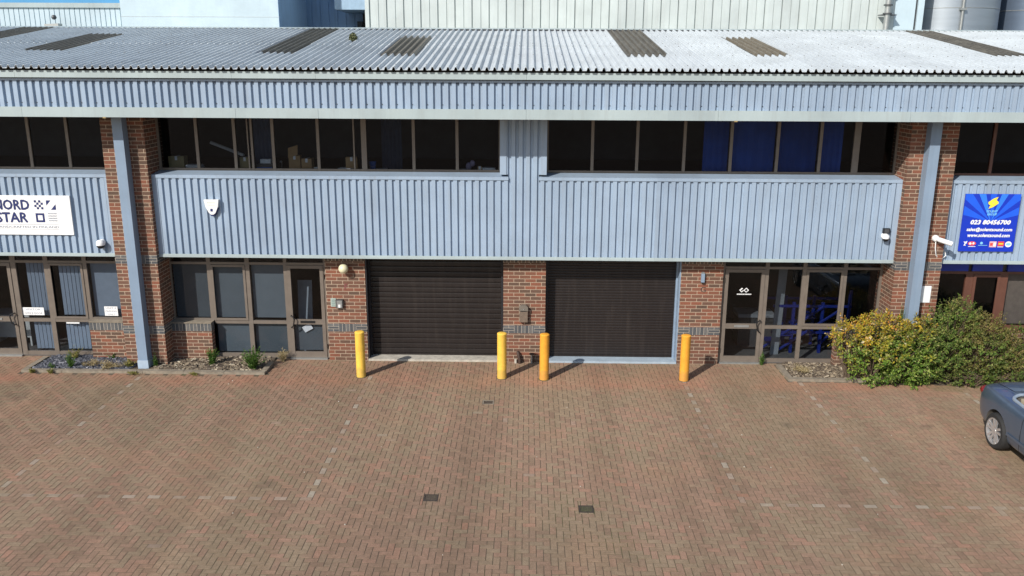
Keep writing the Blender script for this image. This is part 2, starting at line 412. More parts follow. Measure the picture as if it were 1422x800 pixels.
# ------------------------------------------------------------------ corrugated sheets
def ribs(x0, x1, pitch, prof, phase=0):
    """list of (x, depth) along the profile from x0 to x1; prof = [(fraction, depth)...] for one pitch"""
    out = []; k = math.floor((x0-phase)/pitch)
    while phase + k*pitch < x1:
        for f, d in prof:
            x = phase + (k+f)*pitch
            if x0 < x < x1: out.append((x, d))
        k += 1
    def dep(x):
        t = ((x-phase)/pitch) % 1; pr = prof + [(1+prof[0][0], prof[0][1])]
        if t < pr[0][0]: t += 1
        for (a, da), (b, db) in zip(pr[:-1], pr[1:]):
            if a <= t <= b: return da + (db-da)*(t-a)/max(1e-9, b-a)
        return prof[0][1]
    return [(x0, dep(x0))] + out + [(x1, dep(x1))]
WALLPROF = [(0, 0), (.53, 0), (.595, .042), (.935, .042)]
def wallsheet(mb, x0, x1, z0, z1, yfront, pitch=.15, prof=WALLPROF, phase=0, mi=0):
    P = ribs(x0, x1, pitch, prof, phase)
    for (a, da), (b, db) in zip(P[:-1], P[1:]):
        mb.face([(a, yfront+da, z0), (b, yfront+db, z0), (b, yfront+db, z1), (a, yfront+da, z1)], None, mi)

XL, XR = -25.0, 25.0
PX0, PX1 = 7.73, 8.655           # brick pier extents (mirrored)
# ------------------------------------------------------------------ ground
mb = MB(); mb.face([(-400,-400,-.03), (400,-400,-.03), (400,400,-.03), (-400,400,-.03)])
tag(mb.build('ground', GROUND), kind='structure')
mb = MB(); mb.face([(-19,-15,-.0035), (19,-15,-.0035), (19,.12,-.0035), (-19,.12,-.0035)])
tag(mb.build('paving_bed', JOINT), kind='structure')

BEDL = (-10.72, -5.50, -.97)      # x0, x1, outer y of the two planting beds
BEDR = (5.535, 15.0, -1.02)
u = .0968; g_ = .0042
def inbed(x, y):
    return (BEDL[0] < x < BEDL[1] and y > BEDL[2]) or (BEDR[0] < x < BEDR[1] and y > BEDR[2] - (.10 if x > 7 else 0))
covers = [(-1.40, -6.16, .108, .105), (.945, -6.44, .108, .105), (-.695, -2.34, .11, .10)]
pv, pf, pale = [], [], []
def block(x0, y0, x1, y1, tone):
    cx, cy = (x0+x1)/2, (y0+y1)/2
    if inbed(cx, cy): return
    for (a, b, hw, hh) in covers:
        A0, A1, B0, B1 = a-hw-.001, a+hw+.001, b-hh-.001, b+hh+.001
        if x1 > A0 and x0 < A1 and y1 > B0 and y0 < B1:       # blocks cut to fit round the cover
            parts = [(x0, y0, min(x1, A0), y1), (max(x0, A1), y0, x1, y1), (max(x0, A0), y0, min(x1, A1), min(y1, B0)), (max(x0, A0), max(y0, B1), min(x1, A1), y1)]
            for (p, q, r, t) in parts:
                if r-p > .014 and t-q > .014: lay(p, q, r, t, tone)
            return
    lay(x0, y0, x1, y1, tone)
def lay(x0, y0, x1, y1, tone):
    x0 += g_; y0 += g_; x1 -= g_; y1 -= g_; e = .0012
    b = len(pv); dz = random.uniform(-.001, .001); t1 = random.uniform(-.0007, .0007); t2 = random.uniform(-.0007, .0007)
    for (X, Y, z) in ((x0,y0,-.011),(x1,y0,-.011),(x1,y1,-.011),(x0,y1,-.011),(x0+e,y0+e,dz-t1-t2),(x1-e,y0+e,dz+t1-t2),(x1-e,y1-e,dz+t1+t2),(x0+e,y1-e,dz-t1+t2)): pv.append((X, Y, z))
    pf.extend([(b+4,b+5,b+6,b+7),(b,b+1,b+5,b+4),(b+1,b+2,b+6,b+5),(b+2,b+3,b+7,b+6),(b+3,b,b+4,b+7)]); pale.extend([tone]*5)
BAYX = [-8.09, -3.24, 3.355, 5.715, 8.95]
YROW = -7.40; YBAY = -6.29
j0 = round(YROW/u)
imin, imax = int(-17.5/u), int(17.5/u); jmin = int(-14.2/u)
for j in range(jmin, 0):
    for i in range(imin, imax):
        k = (i+j) % 4; x = i*u; y = j*u
        if j == j0:
            if i % 2 == 0: block(x, y, x+2*u, y+u, 0)
            continue
        tone = 0
        if k == 0:
            if abs(y+u/2-YBAY) < u*.51 and (-8.2 < x < -3.2 or 3.2 < x < 12):
                tone = random.choice((.55, .42, .3, .2))
            if random.random() < .002: tone = random.uniform(.1, .28)
            block(x, y, x+2*u, y+u, tone)
        elif k == 2:
            top = j+1
            if YBAY < y < -1.15:
                for bx in BAYX:
                    if abs(x+u/2-bx) < u*.51: tone = random.choice((.62, .5, .38, .25, .15))
            if random.random() < .002: tone = random.uniform(.1, .28)
            if j+1 == j0: block(x, y, x+u, y+u, tone)
            elif j == -1: block(x, y, x+u, y+u, tone)
            else: block(x, y, x+u, y+2*u, tone)
        elif k == 3 and (j-1 == j0 or j == jmin):
            block(x, y, x+u, y+u, 0)
# last strip up to the wall line
for i in range(imin, imax, 2): block(i*u, 0, i*u+2*u, u, 0)
me = bpy.data.meshes.new('paving'); me.from_pydata(pv, [], pf); me.materials.append(PAVE)
at_ = me.attributes.new('pale', 'FLOAT', 'FACE'); at_.data.foreach_set('value', pale)
tag(link(bpy.data.objects.new('paving', me)), kind='structure')

# planting beds: soil, kerb edging
def bed(x0, x1, y0, name='planting_bed'):
    mb = MB(); nx, ny = int((x1-x0)/.12), 8
    P = {}
    for i in range(nx+1):
        for j in range(ny+1):
            P[i, j] = (x0+.05+(x1-x0-.1)*i/nx, y0+.06+(.12-y0-.06)*j/ny, .012+random.uniform(-.012, .022))
    for i in range(nx):
        for j in range(ny): mb.face([P[i,j], P[i+1,j], P[i+1,j+1], P[i,j+1]], None, 0, True)
    return tag(mb.build(name, SOIL), kind='structure')
bed(*BEDL); bed(*BEDR)
def kerb(pts, w=.12, h=.055):
    mb = MB()
    for (a, b) in zip(pts[:-1], pts[1:]):
        a, b = Vector((*a, 0)), Vector((*b, 0)); d = (b-a); n_ = max(1, round(d.length/.9)); t = d.normalized(); s = Vector((-t.y, t.x, 0))
        for k in range(n_):
            p, q = a + d*(k/n_), a + d*((k+1)/n_); c = (p+q)/2; hz = h/2 + random.uniform(-.004, .004)
            mb.obox(c + Vector((0, 0, hz-.02)), t*((q-p).length/2-.004), s*w/2, Vector((0, 0, hz+.02)))
    return tag(mb.build('kerb', KERBM, bevel=.012), kind='structure')
kerb([(-10.66, -.08), (-10.66, -.865)]); kerb([(-10.72, -.91), (-5.50, -.91)]); kerb([(-5.55, -.865), (-5.55, -.30)])
kerb([(5.59, -.10), (5.59, -.915)]); kerb([(5.535, -.96), (7.15, -.98)])

# chips and litter in the beds (nobody could count them)
def chips(name, n, xr, yr, size, mat, label=None, cat=None, z=.03):
    mb = MB()
    for _ in range(n):
        x, y = random.uniform(*xr), random.uniform(*yr)
        a = random.uniform(0, math.pi); s = random.uniform(*size); w = s*random.uniform(.35, .8); tl = Vector((random.uniform(-.5,.5), random.uniform(-.5,.5), 1)).normalized()
        t = Vector((math.cos(a), math.sin(a), 0)); t = (t - tl*t.dot(tl)).normalized(); q = tl.cross(t)
        mb.obox((x, y, z+random.uniform(-.01, .012)), t*s/2, q*w/2, tl*s*.12)
    o = mb.build(name, mat); return tag(o, label, cat, kind='stuff')
SLATE = islandmat('slate_chips', [(0, (.045,.05,.062)), (.5, (.09,.095,.115)), (.9, (.16,.165,.19)), (1, (.33,.33,.35))], .6)
BARK = islandmat('bark_litter', [(0, (.06,.045,.035)), (.5, (.16,.125,.09)), (.85, (.30,.24,.165)), (1, (.50,.44,.34))], .9)
chips('slate_gravel', 2400, (-10.55, -8.45), (-.82, .08), (.03, .075), SLATE, 'dark blue grey slate chips covering the left planting bed', 'gravel')
chips('bark_litter', 1500, (-8.0, -5.65), (-.82, .06), (.03, .09), BARK, 'brown bark and dry leaf litter in the bed below the grey office window', 'bark')
chips('leaf_litter', 1200, (5.7, 7.6), (-.88, .04), (.03, .08), BARK, 'dry brown litter in the right bed beside the yellow shrub', 'leaf litter')
GRIT = islandmat('grit', [(0, (.32,.28,.22)), (1, (.58,.54,.47))], .9)
mb = MB()
for _ in range(48):
    x, y = random.uniform(-10, 9), random.uniform(-8.2, -1.2); s = random.uniform(.006, .016)
    mb.obox((x, y, s*.4), (s*.6, 0, 0), (0, s*.5, 0), (0, 0, s*.4))
tag(mb.build('grit', GRIT), 'pale specks of grit scattered over the block paving', 'grit', kind='stuff')

# ------------------------------------------------------------------ MAIN BUILDING
B = empty('industrial_building', (0, 0, 0), 'long two storey brick and blue grey clad trading unit terrace with brown roller shutters', 'building')
# --- shutter piers
def pier(x0, x1, y0=0, y1=.42, ztop=2.45, base=0):
    mb = MB(); mb.box(x0, x1, y0, y1, -.02, .671); mb.box(x0, x1, y0, y1, .853, 2.264)
    p = mb.build('brick_pier', BRICK, B)
    mb = MB(); e = .003; z0, z1 = .671, .853
    w = .2405
    mb.box(x0-e, x0+w, y0-e, y1, z0, z1, 0, orig=(x0, y0, z0)); mb.box(x1-w, x1+e, y0-e, y1, z0, z1, 0, orig=(x1-w, y0, z0))
    mb.box(x0+w, x1-w, y0-e, y1, z0, z1, 1, swap=True, skip='lr')
    mb.build('blue_brick_band', [BLUEBRICK, SOLDIER], p)
    mb = MB(); mb.box(x0-e, x1+e, y0-e, y1, 2.264, ztop, 0, swap=True)
    mb.build('soldier_course', DARKSOLDIER, p)
    return p
pier(-.468, .449); pier(-4.335, -3.47); pier(3.365, 4.268)
# --- big piers between units
def bigpier(x0, x1):
    y0, y1 = -.475, .36
    mb = MB(); mb.box(x0, x1, y0, y1, -.02, .73); mb.box(x0, x1, y0, y1, .91, 2.28); mb.box(x0, x1, y0, y1, 2.468, 5.62)
    p = mb.build('brick_pier', BRICK, B); e = .003; w = .2405
    for (z0, z1) in ((.73, .91), (2.28, 2.468)):
        mb = MB(); mb.box(x0-e, x0+w, y0-e, y1, z0, z1, 0, orig=(x0, y0, z0)); mb.box(x1-w, x1+e, y0-e, y1, z0, z1, 0, orig=(x1-w, y0, z0)); mb.box(x0+w, x1-w, y0-e, y1, z0, z1, 1, swap=True, skip='lr')
        mb.build('blue_brick_band', [BLUEBRICK, SOLDIER], p)
bigpier(-PX1, -PX0-.04); bigpier(PX0-.02, PX1)
# --- low walls under the windows
def lowwall(x0, x1):
    mb = MB(); mb.box(x0, x1, -.08, .10, -.02, .672); p = mb.build('brick_low_wall', BRICK, B)
    mb = MB(); mb.box(x0, x1+.003, -.083, .10, .672, .853, 0, swap=True); mb.build('soldier_course', SOLDIER, p)
    mb = MB(); mb.box(x0, x1+.01, -.10, .10, .853, .873); mb.build('sill', KERBM, p)
lowwall(-7.77, -6.90); lowwall(6.79, 7.71); lowwall(-9.60, -PX1); 
mb = MB(); mb.box(PX1, 16.5, -.08, .10, -.02, .80); mb.build('brick_low_wall', BRICK, B)
# --- steel columns
def column(x0, x1):
    mb = MB(); y0, y1 = -.70, -.48
    mb.box(x0, x1, y0, y0+.014, .2, 5.40); mb.box(x0, x1, y1-.014, y1, .2, 5.40)
    mb.box(x0+.004, x0+.014, y0+.014, y1-.014, .2, 5.40); mb.box(x1-.014, x1-.004, y0+.014, y1-.014, .2, 5.40)
    p = mb.build('steel_column', COLP, B)
    mb = MB(); mb.box(x0-.012, x1+.012, y0-.012, y1+.003, -.02, .2); mb.build('column_base', plain('column_base_paint', (.36,.44,.53), .5), p, bevel=.006)
column(-8.305, -8.10); column(8.0, 8.205)

# --- mid height cladding bands (between ground and first floor)
def band(x0, x1, capL=True, capR=True):
    mb = MB(); yf = -.34
    a, b = x0 + (.11 if capL else 0), x1 - (.11 if capR else 0)
    wallsheet(mb, a, b, 2.45, 4.085, yf)
    if capL: mb.box(x0, a, yf-.002, .05, 2.45, 4.085)
    if capR: mb.box(b, x1, yf-.002, .05, 2.45, 4.085)
    p = mb.build('cladding_panel', CLAD, B)
    mb = MB(); mb.box(x0, x1, yf-.02, -.02, 2.405, 2.452); mb.box(x0, x1, yf-.012, yf+.002, 2.452, 2.475); mb.build('drip_flashing', TRIM, p, bevel=.004)
    return p
def sill(x0, x1, p, n='window_sill'):
    mb = MB(); yf = -.352; yb = .06
    mb.face([(x0,yf,4.15),(x1,yf,4.15),(x1,yb,4.195),(x0,yb,4.195)])
    mb.box(x0, x1, yf, yf+.012, 4.085, 4.15, skip='t'); mb.box(x0, x1, yf+.012, -.30, 4.078, 4.09)
    mb.face([(x0,yb,4.195),(x0,yf,4.15),(x0,yf,4.06),(x0,yb,4.06)]); mb.face([(x1,yf,4.15),(x1,yb,4.195),(x1,yb,4.06),(x1,yf,4.06)])
    mb.build(n, CLAD, p)
pm = band(-PX0-.04, PX0-.02); sill(-PX0-.035, -.36, pm); sill(.27, PX0-.025, pm)
pl = band(XL, -PX1, False, True); sill(XL, -PX1-.003, pl)
pr = band(PX1, XR, True, False); sill(PX1+.003, XR, pr)
# centre strip of cladding between the two long windows
mb = MB(); wallsheet(mb, -.37, .27, 4.085, 5.45, -.34)
mb.box(-.535, -.40, -.345, .06, 4.20, 5.45); mb.box(.30, .425, -.345, .06, 4.20, 5.45)
mb.box(-.40, -.37, -.325, .06, 4.20, 5.45); mb.box(.27, .30, -.325, .06, 4.20, 5.45)
mb.build('cladding_panel', CLAD, B)

# --- fascia, gutter, soffit
mb = MB(); wallsheet(mb, XL, XR, 5.56, 6.06, -1.25, .1455, [(0, 0), (.52, 0), (.585, .045), (.935, .045)], .03)
fas = mb.build('fascia_panel', CLAD, B)
mb = MB(); mb.box(XL, XR, -1.225, -1.19, 6.028, 6.065); mb.build('profile_filler', plain('filler_shadow_grey', (.10,.13,.18), .7), fas)
mb = MB()
for k in range(int((XR-XL)/.291)):
    x = XL+.03+.1455*.76+k*.291 + (.0)
    for z in (5.64,): mb.obox((round((x-.03)/.1455-.76)*.1455+.03+.1455*.76, -1.208, z), (.008, 0, 0), (0, .006, 0), (0, 0, .008))
o = mb.build('fixing_screws', DKGREY, fas); tag(o, kind='stuff')
seams = [XL, -21.5, -17.4, -13.6, -9.75, -5.6, -4.0, -.005, 3.66, 7.3, 10.9, 14.5, 18.3, 22, XR]
mb = MB()
for a, b in zip(seams[:-1], seams[1:]):
    mb.box(a+.002, b-.002, -1.272, -1.18, 5.372, 5.562)
mb.build('lower_trim', TRIM, fas, bevel=.004)
mb = MB(); mb.box(XL, XR, -1.26, -1.18, 6.058, 6.098); mb.build('upper_trim', CLAD, fas)
mb = MB()
for a, b in zip(seams[:-1], seams[1:]): mb.box(a+.0015, b-.0015, -1.345, -1.19, 6.115, 6.243)
gut = mb.build('gutter', TRIM, B, bevel=.006)
mb = MB(); mb.box(XL, XR, -1.335, -1.20, 6.20, 6.2465); mb.build('gutter_shade', plain('gutter_shade_black', (.012,.012,.013), .8), gut)  # black top painted in for the shaded gap inside the gutter
cr = plain('clip_rust', (.3,.22,.1), .7)
for x in (4.0, -8.15): mb = MB(); mb.obox((x, -1.27, 5.365), (.03, 0, 0), (0, .02, 0), (0, 0, .012)); mb.build('gutter_clip', cr, gut)
mb = MB(); mb.box(XL, XR, -1.18, .02, 5.40, 5.425); mb.build('soffit', FRAMEDK, B)

# --- roof
ROOFPROF = [(0, 0), (.50, 0), (.535, .006), (.63, .050), (.66, .056), (.81, .056), (.84, .050), (.965, .006)]
SL = math.tan(R(8.0))
def rz(y): return 6.29 + SL*(y+1.43)
def roofsheet(mb, x0, x1, y0, y1, dz=0, pitch=.146, ny=1):
    P = ribs(x0, x1, pitch, ROOFPROF, .02)
    for j in range(ny):
        a0, a1 = y0+(y1-y0)*j/ny, y0+(y1-y0)*(j+1)/ny
        for (a, da), (b, db) in zip(P[:-1], P[1:]):
            mb.face([(a, a0, rz(a0)+da+dz), (b, a0, rz(a0)+db+dz), (b, a1, rz(a1)+db+dz), (a, a1, rz(a1)+da+dz)])
    return P
mb = MB(); rb = random.Random(4)
for y in (-1.15, .30, 1.72, 2.15, 3.5, 4.9):
    k = int(XL/.146)+1
    while .02+k*.146 < XR-.2:
        x = .02+(k+.735)*.146; z = rz(y)+.056+(.009 if y > 1.9 else 0)
        if rb.random() < .93: mb.obox((x, y, z+.006), (.007, 0, 0), (0, .007, 0), (0, 0, .0065))
        k += 2
rbm = mb
mb = MB(); YR = 5.24
for (a, b, dz) in ((-1.43, 2.0, 0), (1.88, YR, .009)):
    P = roofsheet(mb, XL, XR, a, b, dz)
    for (p, dp), (q, dq) in zip(P[:-1], P[1:]):   # sheet edge thickness
        mb.face([(p, a, rz(a)+dp+dz-.008), (q, a, rz(a)+dq+dz-.008), (q, a, rz(a)+dq+dz), (p, a, rz(a)+dp+dz)])
roof = mb.build('roof', CEMENT, B); tag(rbm.build('roof_bolts', plain('bolt_rusty', (.16,.15,.14), .8), roof), kind='stuff')
mb = MB()
mb.face([(XL, YR-.02, rz(YR)+.062), (XR, YR-.02, rz(YR)+.062), (XR, YR+.14, rz(YR)+.085), (XL, YR+.14, rz(YR)+.085)])
mb.face([(XL, YR-.02, rz(YR)+.048), (XR, YR-.02, rz(YR)+.048), (XR, YR-.02, rz(YR)+.062), (XL, YR-.02, rz(YR)+.062)])
mb.face([(XL, YR+.14, rz(YR)+.085), (XR, YR+.14, rz(YR)+.085), (XR, 8.6, rz(YR)-.45), (XL, 8.6, rz(YR)-.45)])
mb.build('ridge_capping', TRIM, roof)
mb = MB(); mb.face([(XL, YR-.02, rz(YR)+.004), (XR, YR-.02, rz(YR)+.004), (XR, YR-.02, rz(YR)+.05), (XL, YR-.02, rz(YR)+.05)]); mb.build('ridge_closer', DARKGAP, roof)
for (x0, x1, ya, yb) in ((-13.15, -12.3, .5, 5.2), (-10.7, -9.85, .75, 3.72), (-5.65, -4.85, .58, 5.2), (-3.05, -2.3, .42, 3.55),
                         (2.03, 2.9, .48, 5.2), (4.65, 5.42, .52, 3.55), (9.65, 10.35, .58, 5.2), (12.2, 12.95, .5, 3.6)):
    mb = MB(); roofsheet(mb, x0, x1, ya, yb, .016); mb.build('rooflight', LIGHTROOF, roof)
mb = MB(); mb.box(XL, XR, -1.20, 5.2, 5.70, 5.72); mb.box(XL, XR, -1.20, -1.17, 5.7, 6.27); mb.build('eaves_board', INTDK, B)
# gable ends, rear wall
mb = MB()
for x in (XL-.1, XR): mb.prism([(x, -.02), (x+.1, -.02), (x+.1, 5.7), (x, 5.7)], 0, 8.6)
mb.box(XL, XR, 8.5, 8.6, -.02, 6.7); mb.build('outer_wall', BRICK, B)

# --- interiors
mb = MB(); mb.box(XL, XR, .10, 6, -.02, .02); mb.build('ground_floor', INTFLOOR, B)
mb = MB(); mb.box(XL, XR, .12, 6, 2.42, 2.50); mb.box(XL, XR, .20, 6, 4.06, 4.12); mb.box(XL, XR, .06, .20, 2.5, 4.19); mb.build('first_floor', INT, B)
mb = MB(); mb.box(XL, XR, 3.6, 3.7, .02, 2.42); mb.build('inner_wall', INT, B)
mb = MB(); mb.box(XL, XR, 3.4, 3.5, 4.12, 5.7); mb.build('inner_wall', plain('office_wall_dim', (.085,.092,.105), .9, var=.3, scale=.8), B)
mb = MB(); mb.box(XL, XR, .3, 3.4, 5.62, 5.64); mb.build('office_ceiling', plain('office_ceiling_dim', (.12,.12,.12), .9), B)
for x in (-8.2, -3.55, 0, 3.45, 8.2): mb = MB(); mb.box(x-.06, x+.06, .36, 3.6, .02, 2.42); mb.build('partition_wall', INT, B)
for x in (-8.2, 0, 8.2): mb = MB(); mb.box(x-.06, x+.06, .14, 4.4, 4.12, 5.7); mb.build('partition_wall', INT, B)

# --- roller shutters
def shutter(x0, x1, pitch, guideL, guideR, thr, mat, groove):
    mb = MB(); z = .09; ys = .30
    row = 0
    while z < 2.5:
        z1 = min(z+pitch, 2.52); n = 5
        gd = .012 if groove == 1 else .022
        prof = [(0, gd), (.05, .002), (.25, 0), (.72, 0), (.90, .003), (1, gd)]
        for (a, da), (b, db) in zip(prof[:-1], prof[1:]):
            mb.face([(x0, ys+da, z+(z1-z)*a), (x1, ys+da, z+(z1-z)*a), (x1, ys+db, z+(z1-z)*b), (x0, ys+db, z+(z1-z)*b)], None, 0, False)
        z = z1; row += 1
    mb.box(x0, x1, ys-.006, ys+.03, .045, .088)
    p = mb.build('roller_shutter', mat, B)
    mb = MB(); mb.box(x0-.005, x0+.055, .235, .32, .0, 2.44); mb.build('guide_rail', guideL, p)
    mb = MB(); mb.box(x1-.055, x1+.005, .235, .32, .0, 2.44); mb.build('guide_rail', guideR, p)
    mb = MB(); mb.box(x0, x1, -.015, .40, -.02, .045); mb.build('threshold', thr, p, bevel=.008)
    mb = MB(); mb.box(x0, x1, .05, .10, 2.40, 2.50); mb.build('lintel', FRAMEDK, p)
    return p
shutter(-3.465, -.470, .118, SHUTDK, SHUTDK, CONC, SHUT, 4)
p = shutter(.452, 3.36, .062, SHUTDK, GUIDEBLUE, CONCBLUE, SHUT, 1)
mb = MB(); mb.box(3.335, 3.362, .012, .236, 0.046, 2.44); mb.build('jamb_lining', GUIDEBLUE, p)
mb = MB(); mb.box(-3.467, -3.44, .012, .236, 0.046, 2.44); mb.build('jamb_lining', SHUTDK, B)

# --- windows and doors
def window(bars, panes, mat=FRAME, glass=GLASS, y0=.10, name='window', parent=None, d=.06):
    mb = MB()
    for bb in bars:
        x0, x1, z0, z1 = bb[:4]; off = bb[4] if len(bb) > 4 else 0
        mb.box(x0, x1, y0+off, y0+d+off*.5, z0, z1)
    p = mb.build(name, mat, parent or B, bevel=.004)
    if panes:
        mb = MB()
        for (x0, x1, z0, z1) in panes:
            mb.face([(x0, y0+.034, z0), (x1, y0+.034, z0), (x1, y0+.034, z1), (x0, y0+.034, z1)])
        mb.build('pane', glass, p)
    return p
def grid(xs, z0, z1, bottom=.055, top=.06):
    """frame bars for a strip of lights; xs = list of (x0, x1) mullions"""
    a, b = xs[0][0], xs[-1][1]
    bars = [(x0, x1, z0, z1) for x0, x1 in xs]
    for (p, q), (r, s) in zip(xs[:-1], xs[1:]):
        bars += [(q, r, z0, z0+bottom, .004), (q, r, z1-top, z1, .004)]
    panes = [(q, r, z0+bottom, z1-top) for (p, q), (r, s) in zip(xs[:-1], xs[1:])]
    return bars, panes
def strip(mull, z0=4.195, z1=5.40, mat=FRAME, glass=GLASSDK, w=.062):
    xs = []
    for m_ in mull: xs.append(m_ if isinstance(m_, tuple) else (m_-w/2, m_+w/2))
    b, p = grid(xs, z0, z1, .045, .05)
    return window(b, p, mat, glass)
w1 = strip([(-7.78, -7.72), -6.93, -6.13, (-5.86, -5.835), (-5.79, -5.745), -5.32, -4.37, (-3.63, -3.60), (-3.46, -3.35), -2.36, -1.447, (-.575, -.53)])
w2 = strip([(.43, .47), 1.385, 2.32, 3.30, 4.27, 5.236, 6.12, (6.80, 6.93), (7.67, 7.72)])
w3 = strip([-15.2, -14.2, -13.1, -12.1, -11.3, -10.49, -9.67, (-8.76, -8.66)])
w4 = strip([(8.655, 8.70), (8.86, 8.90), 9.68, 10.6, 11.5, 12.5, 13.6, 14.8, 16.0], mat=TIMBER)
mb = MB(); mb.box(XL, XR, .16, .30, 5.40, 5.70); mb.build('window_head', FRAMEDK, B)
# blue blinds in the right hand upper window
for (x0, x1) in ((3.72, 4.24), (4.31, 5.205), (5.27, 6.09), (6.15, 6.62)):
    mb = MB(); n = 8
    for k in range(n):
        a, b = x0+(x1-x0)*k/n, x0+(x1-x0)*(k+1)/n
        mb.face([(a, .25+.012*(k % 2), 4.21), (b, .25+.012*((k+1) % 2), 4.21), (b, .25+.012*((k+1) % 2), 5.38), (a, .25+.012*(k % 2), 5.38)])
    mb.build('blind', BLUEBLIND, w2)

def ground_glazing(xa, xb, mull, lowx, door, flip, glass, blind=None, door_glass=None):
    """head bar + transom + mullions; lowx = x range where the low wall replaces the lower lights"""
    bars = [(xa, xb, 2.145, 2.20, .003), (xa, xb, 2.36, 2.42, .003)]
    panes = []
    for (a, b) in mull:
        z0 = 0.02 if not (lowx[0]-.02 < (a+b)/2 < lowx[1]+.02) else .873
        bars += [(a, b, z0, 2.145), (a, b, 2.20, 2.36)]
    ms = sorted(mull)
    for (p, q), (r, s) in zip(ms[:-1], ms[1:]):
        panes.append((q, r, 2.20, 2.36))
        if abs(q-door[0]) < .06 and abs(r-door[1]) < .06: continue
        mid = (q+r)/2; low = lowx[0] < mid < lowx[1]
        bars.append((q, r, .80 if not low else .873, .875 if not low else .915, .004))
        panes.append((q, r, .875, 2.145))
        if not low:
            panes.append((q, r, .11, .80)); bars.append((q, r, .02, .11, .004))
    w = window(bars, panes, FRAME, glass)
    return w
def casement(x0, x1, z0, z1, w, t=.05):
    mb = MB(); y = .085
    mb.box(x0, x0+t, y, .105, z0, z1); mb.box(x1-t, x1, y, .105, z0, z1); mb.box(x0+t, x1-t, y+.002, .105, z0, z0+t); mb.box(x0+t, x1-t, y+.002, .105, z1-t, z1)
    mb.build('casement', FRAME, w, bevel=.004)
def door(x0, x1, hinge_right, label, glassm=GLASS):
    y0, y1 = .085, .135; z0, z1 = .03, 2.14; t = .075
    mb = MB(); mb.box(x0, x0+t, y0, y1, z0, z1); mb.box(x1-t, x1, y0, y1, z0, z1)
    mb.box(x0+t, x1-t, y0+.003, y1, z0, .165); mb.box(x0+t, x1-t, y0+.003, y1, .80, .915); mb.box(x0+t, x1-t, y0+.003, y1, z1-.07, z1)
    d = mb.build('door', FRAME, B, bevel=.004)
    if label: d['label'] = label
    mb = MB()
    for (a, b) in ((.165, .80), (.915, z1-.07)): mb.face([(x0+t, .11, a), (x1-t, .11, a), (x1-t, .11, b), (x0+t, .11, b)])
    mb.build('pane', glassm, d)
    hx = x0+.04 if hinge_right else x1-.04; s = 1 if hinge_right else -1
    mb = MB(); mb.tube([(hx, .085, 1.0), (hx, .03, 1.0), (hx+s*.05, .015, .99), (hx+s*.08, .015, .93), (hx+s*.05, .015, .78), (hx, .03, .74), (hx, .085, .74)], .014, 8)
    mb.build('handle', BLACK, d)
    mb = MB(); c = (x0+x1)/2
    mb.box(c-.16, c+.16, .076, .087, .835, .885); mb.build('letter_plate', METAL if not hinge_right else BLACK, d, bevel=.003)
    for z in (.3, 1.9):
        hxx = x1+.012 if hinge_right else x0-.012
        mb = MB(); mb.tube([(hxx, .075, z-.05), (hxx, .075, z+.05)], .014, 8); mb.build('hinge', FRAMEDK, d)
    mb = MB(); mb.box(x0-.02, x1+.02, .02, .14, -.01, .028); mb.build('door_sill', METAL, d)
    return d
# middle left unit
wl = ground_glazing(-7.80, -4.345, [(-7.80, -7.74), (-6.955, -6.87), (-6.115, -6.02), (-5.275, -5.20), (-4.40, -4.345)], (-7.8, -6.93), (-5.20, -4.40), 0, GLASS)
casement(-6.87, -6.115, .88, 2.14, wl)
d1 = door(-5.195, -4.405, True, None)
mb = MB()
for (a, b, c, d) in ((-7.74, -6.96, .92, 2.14), (-6.86, -6.12, .92, 2.14), (-6.01, -5.28, .92, 2.14), (-6.86, -6.12, .12, .79), (-6.01, -5.28, .12, .79)):
    mb.box(a, b, .20, .21, c, d)
mb.build('blind', BLIND, wl)
mb = MB(); mb.box(-5.12, -4.48, .19, .2, .17, .79); mb.build('blind', BLIND, d1)
# middle right unit
wr = ground_glazing(4.275, 7.73, [(4.275, 4.33), (5.195, 5.275), (6.0, 6.085), (6.875, 6.955), (7.66, 7.73)], (6.82, 7.9), (4.33, 5.195), 1, GLASS)
casement(6.085, 6.875, .88, 2.14, wr)
d2 = door(4.335, 5.19, False, None)
# left neighbour
wn = ground_glazing(-12.35, -PX1, [(-12.35, -12.29), (-11.285, -11.17), (-10.55, -10.45), (-9.69, -9.60), (-8.74, -PX1)], (-9.62, -8.5), (-12.29, -11.285), 0, GLASS)
casement(-10.45, -9.69, .88, 2.14, wn)
d3 = door(-12.285, -11.29, False, None)
mb = MB()
for (a, b, c, d) in ((-11.16, -10.55, .9, 2.14), (-10.44, -9.70, .92, 2.12), (-11.16, -10.55, .12, .79), (-10.44, -9.65, .12, .79)):
    x = a+.14
    while x < b-.02:
        mb.obox((x+.038, .24, (c+d)/2), (.032, .012, 0), (-.0005, .001, 0), (0, 0, (d-c)/2-.01)); x += .088
mb.box(-9.58, -8.75, .22, .23, .92, 2.13)
mb.build('blind', VBLIND, wn)
mb = MB(); mb.box(XL, -12.35, .02, .12, -.02, 2.40); mb.build('brick_wall', BRICK, B)
for (a, b) in ((XL, -15.23), (16.03, XR)): mb = MB(); mb.box(a, b, .06, .16, 4.19, 5.40); mb.build('brick_wall', BRICK, B)
mb = MB(); mb.box(16.5, XR, .02, .12, -.02, 2.40); mb.build('brick_wall', BRICK, B)
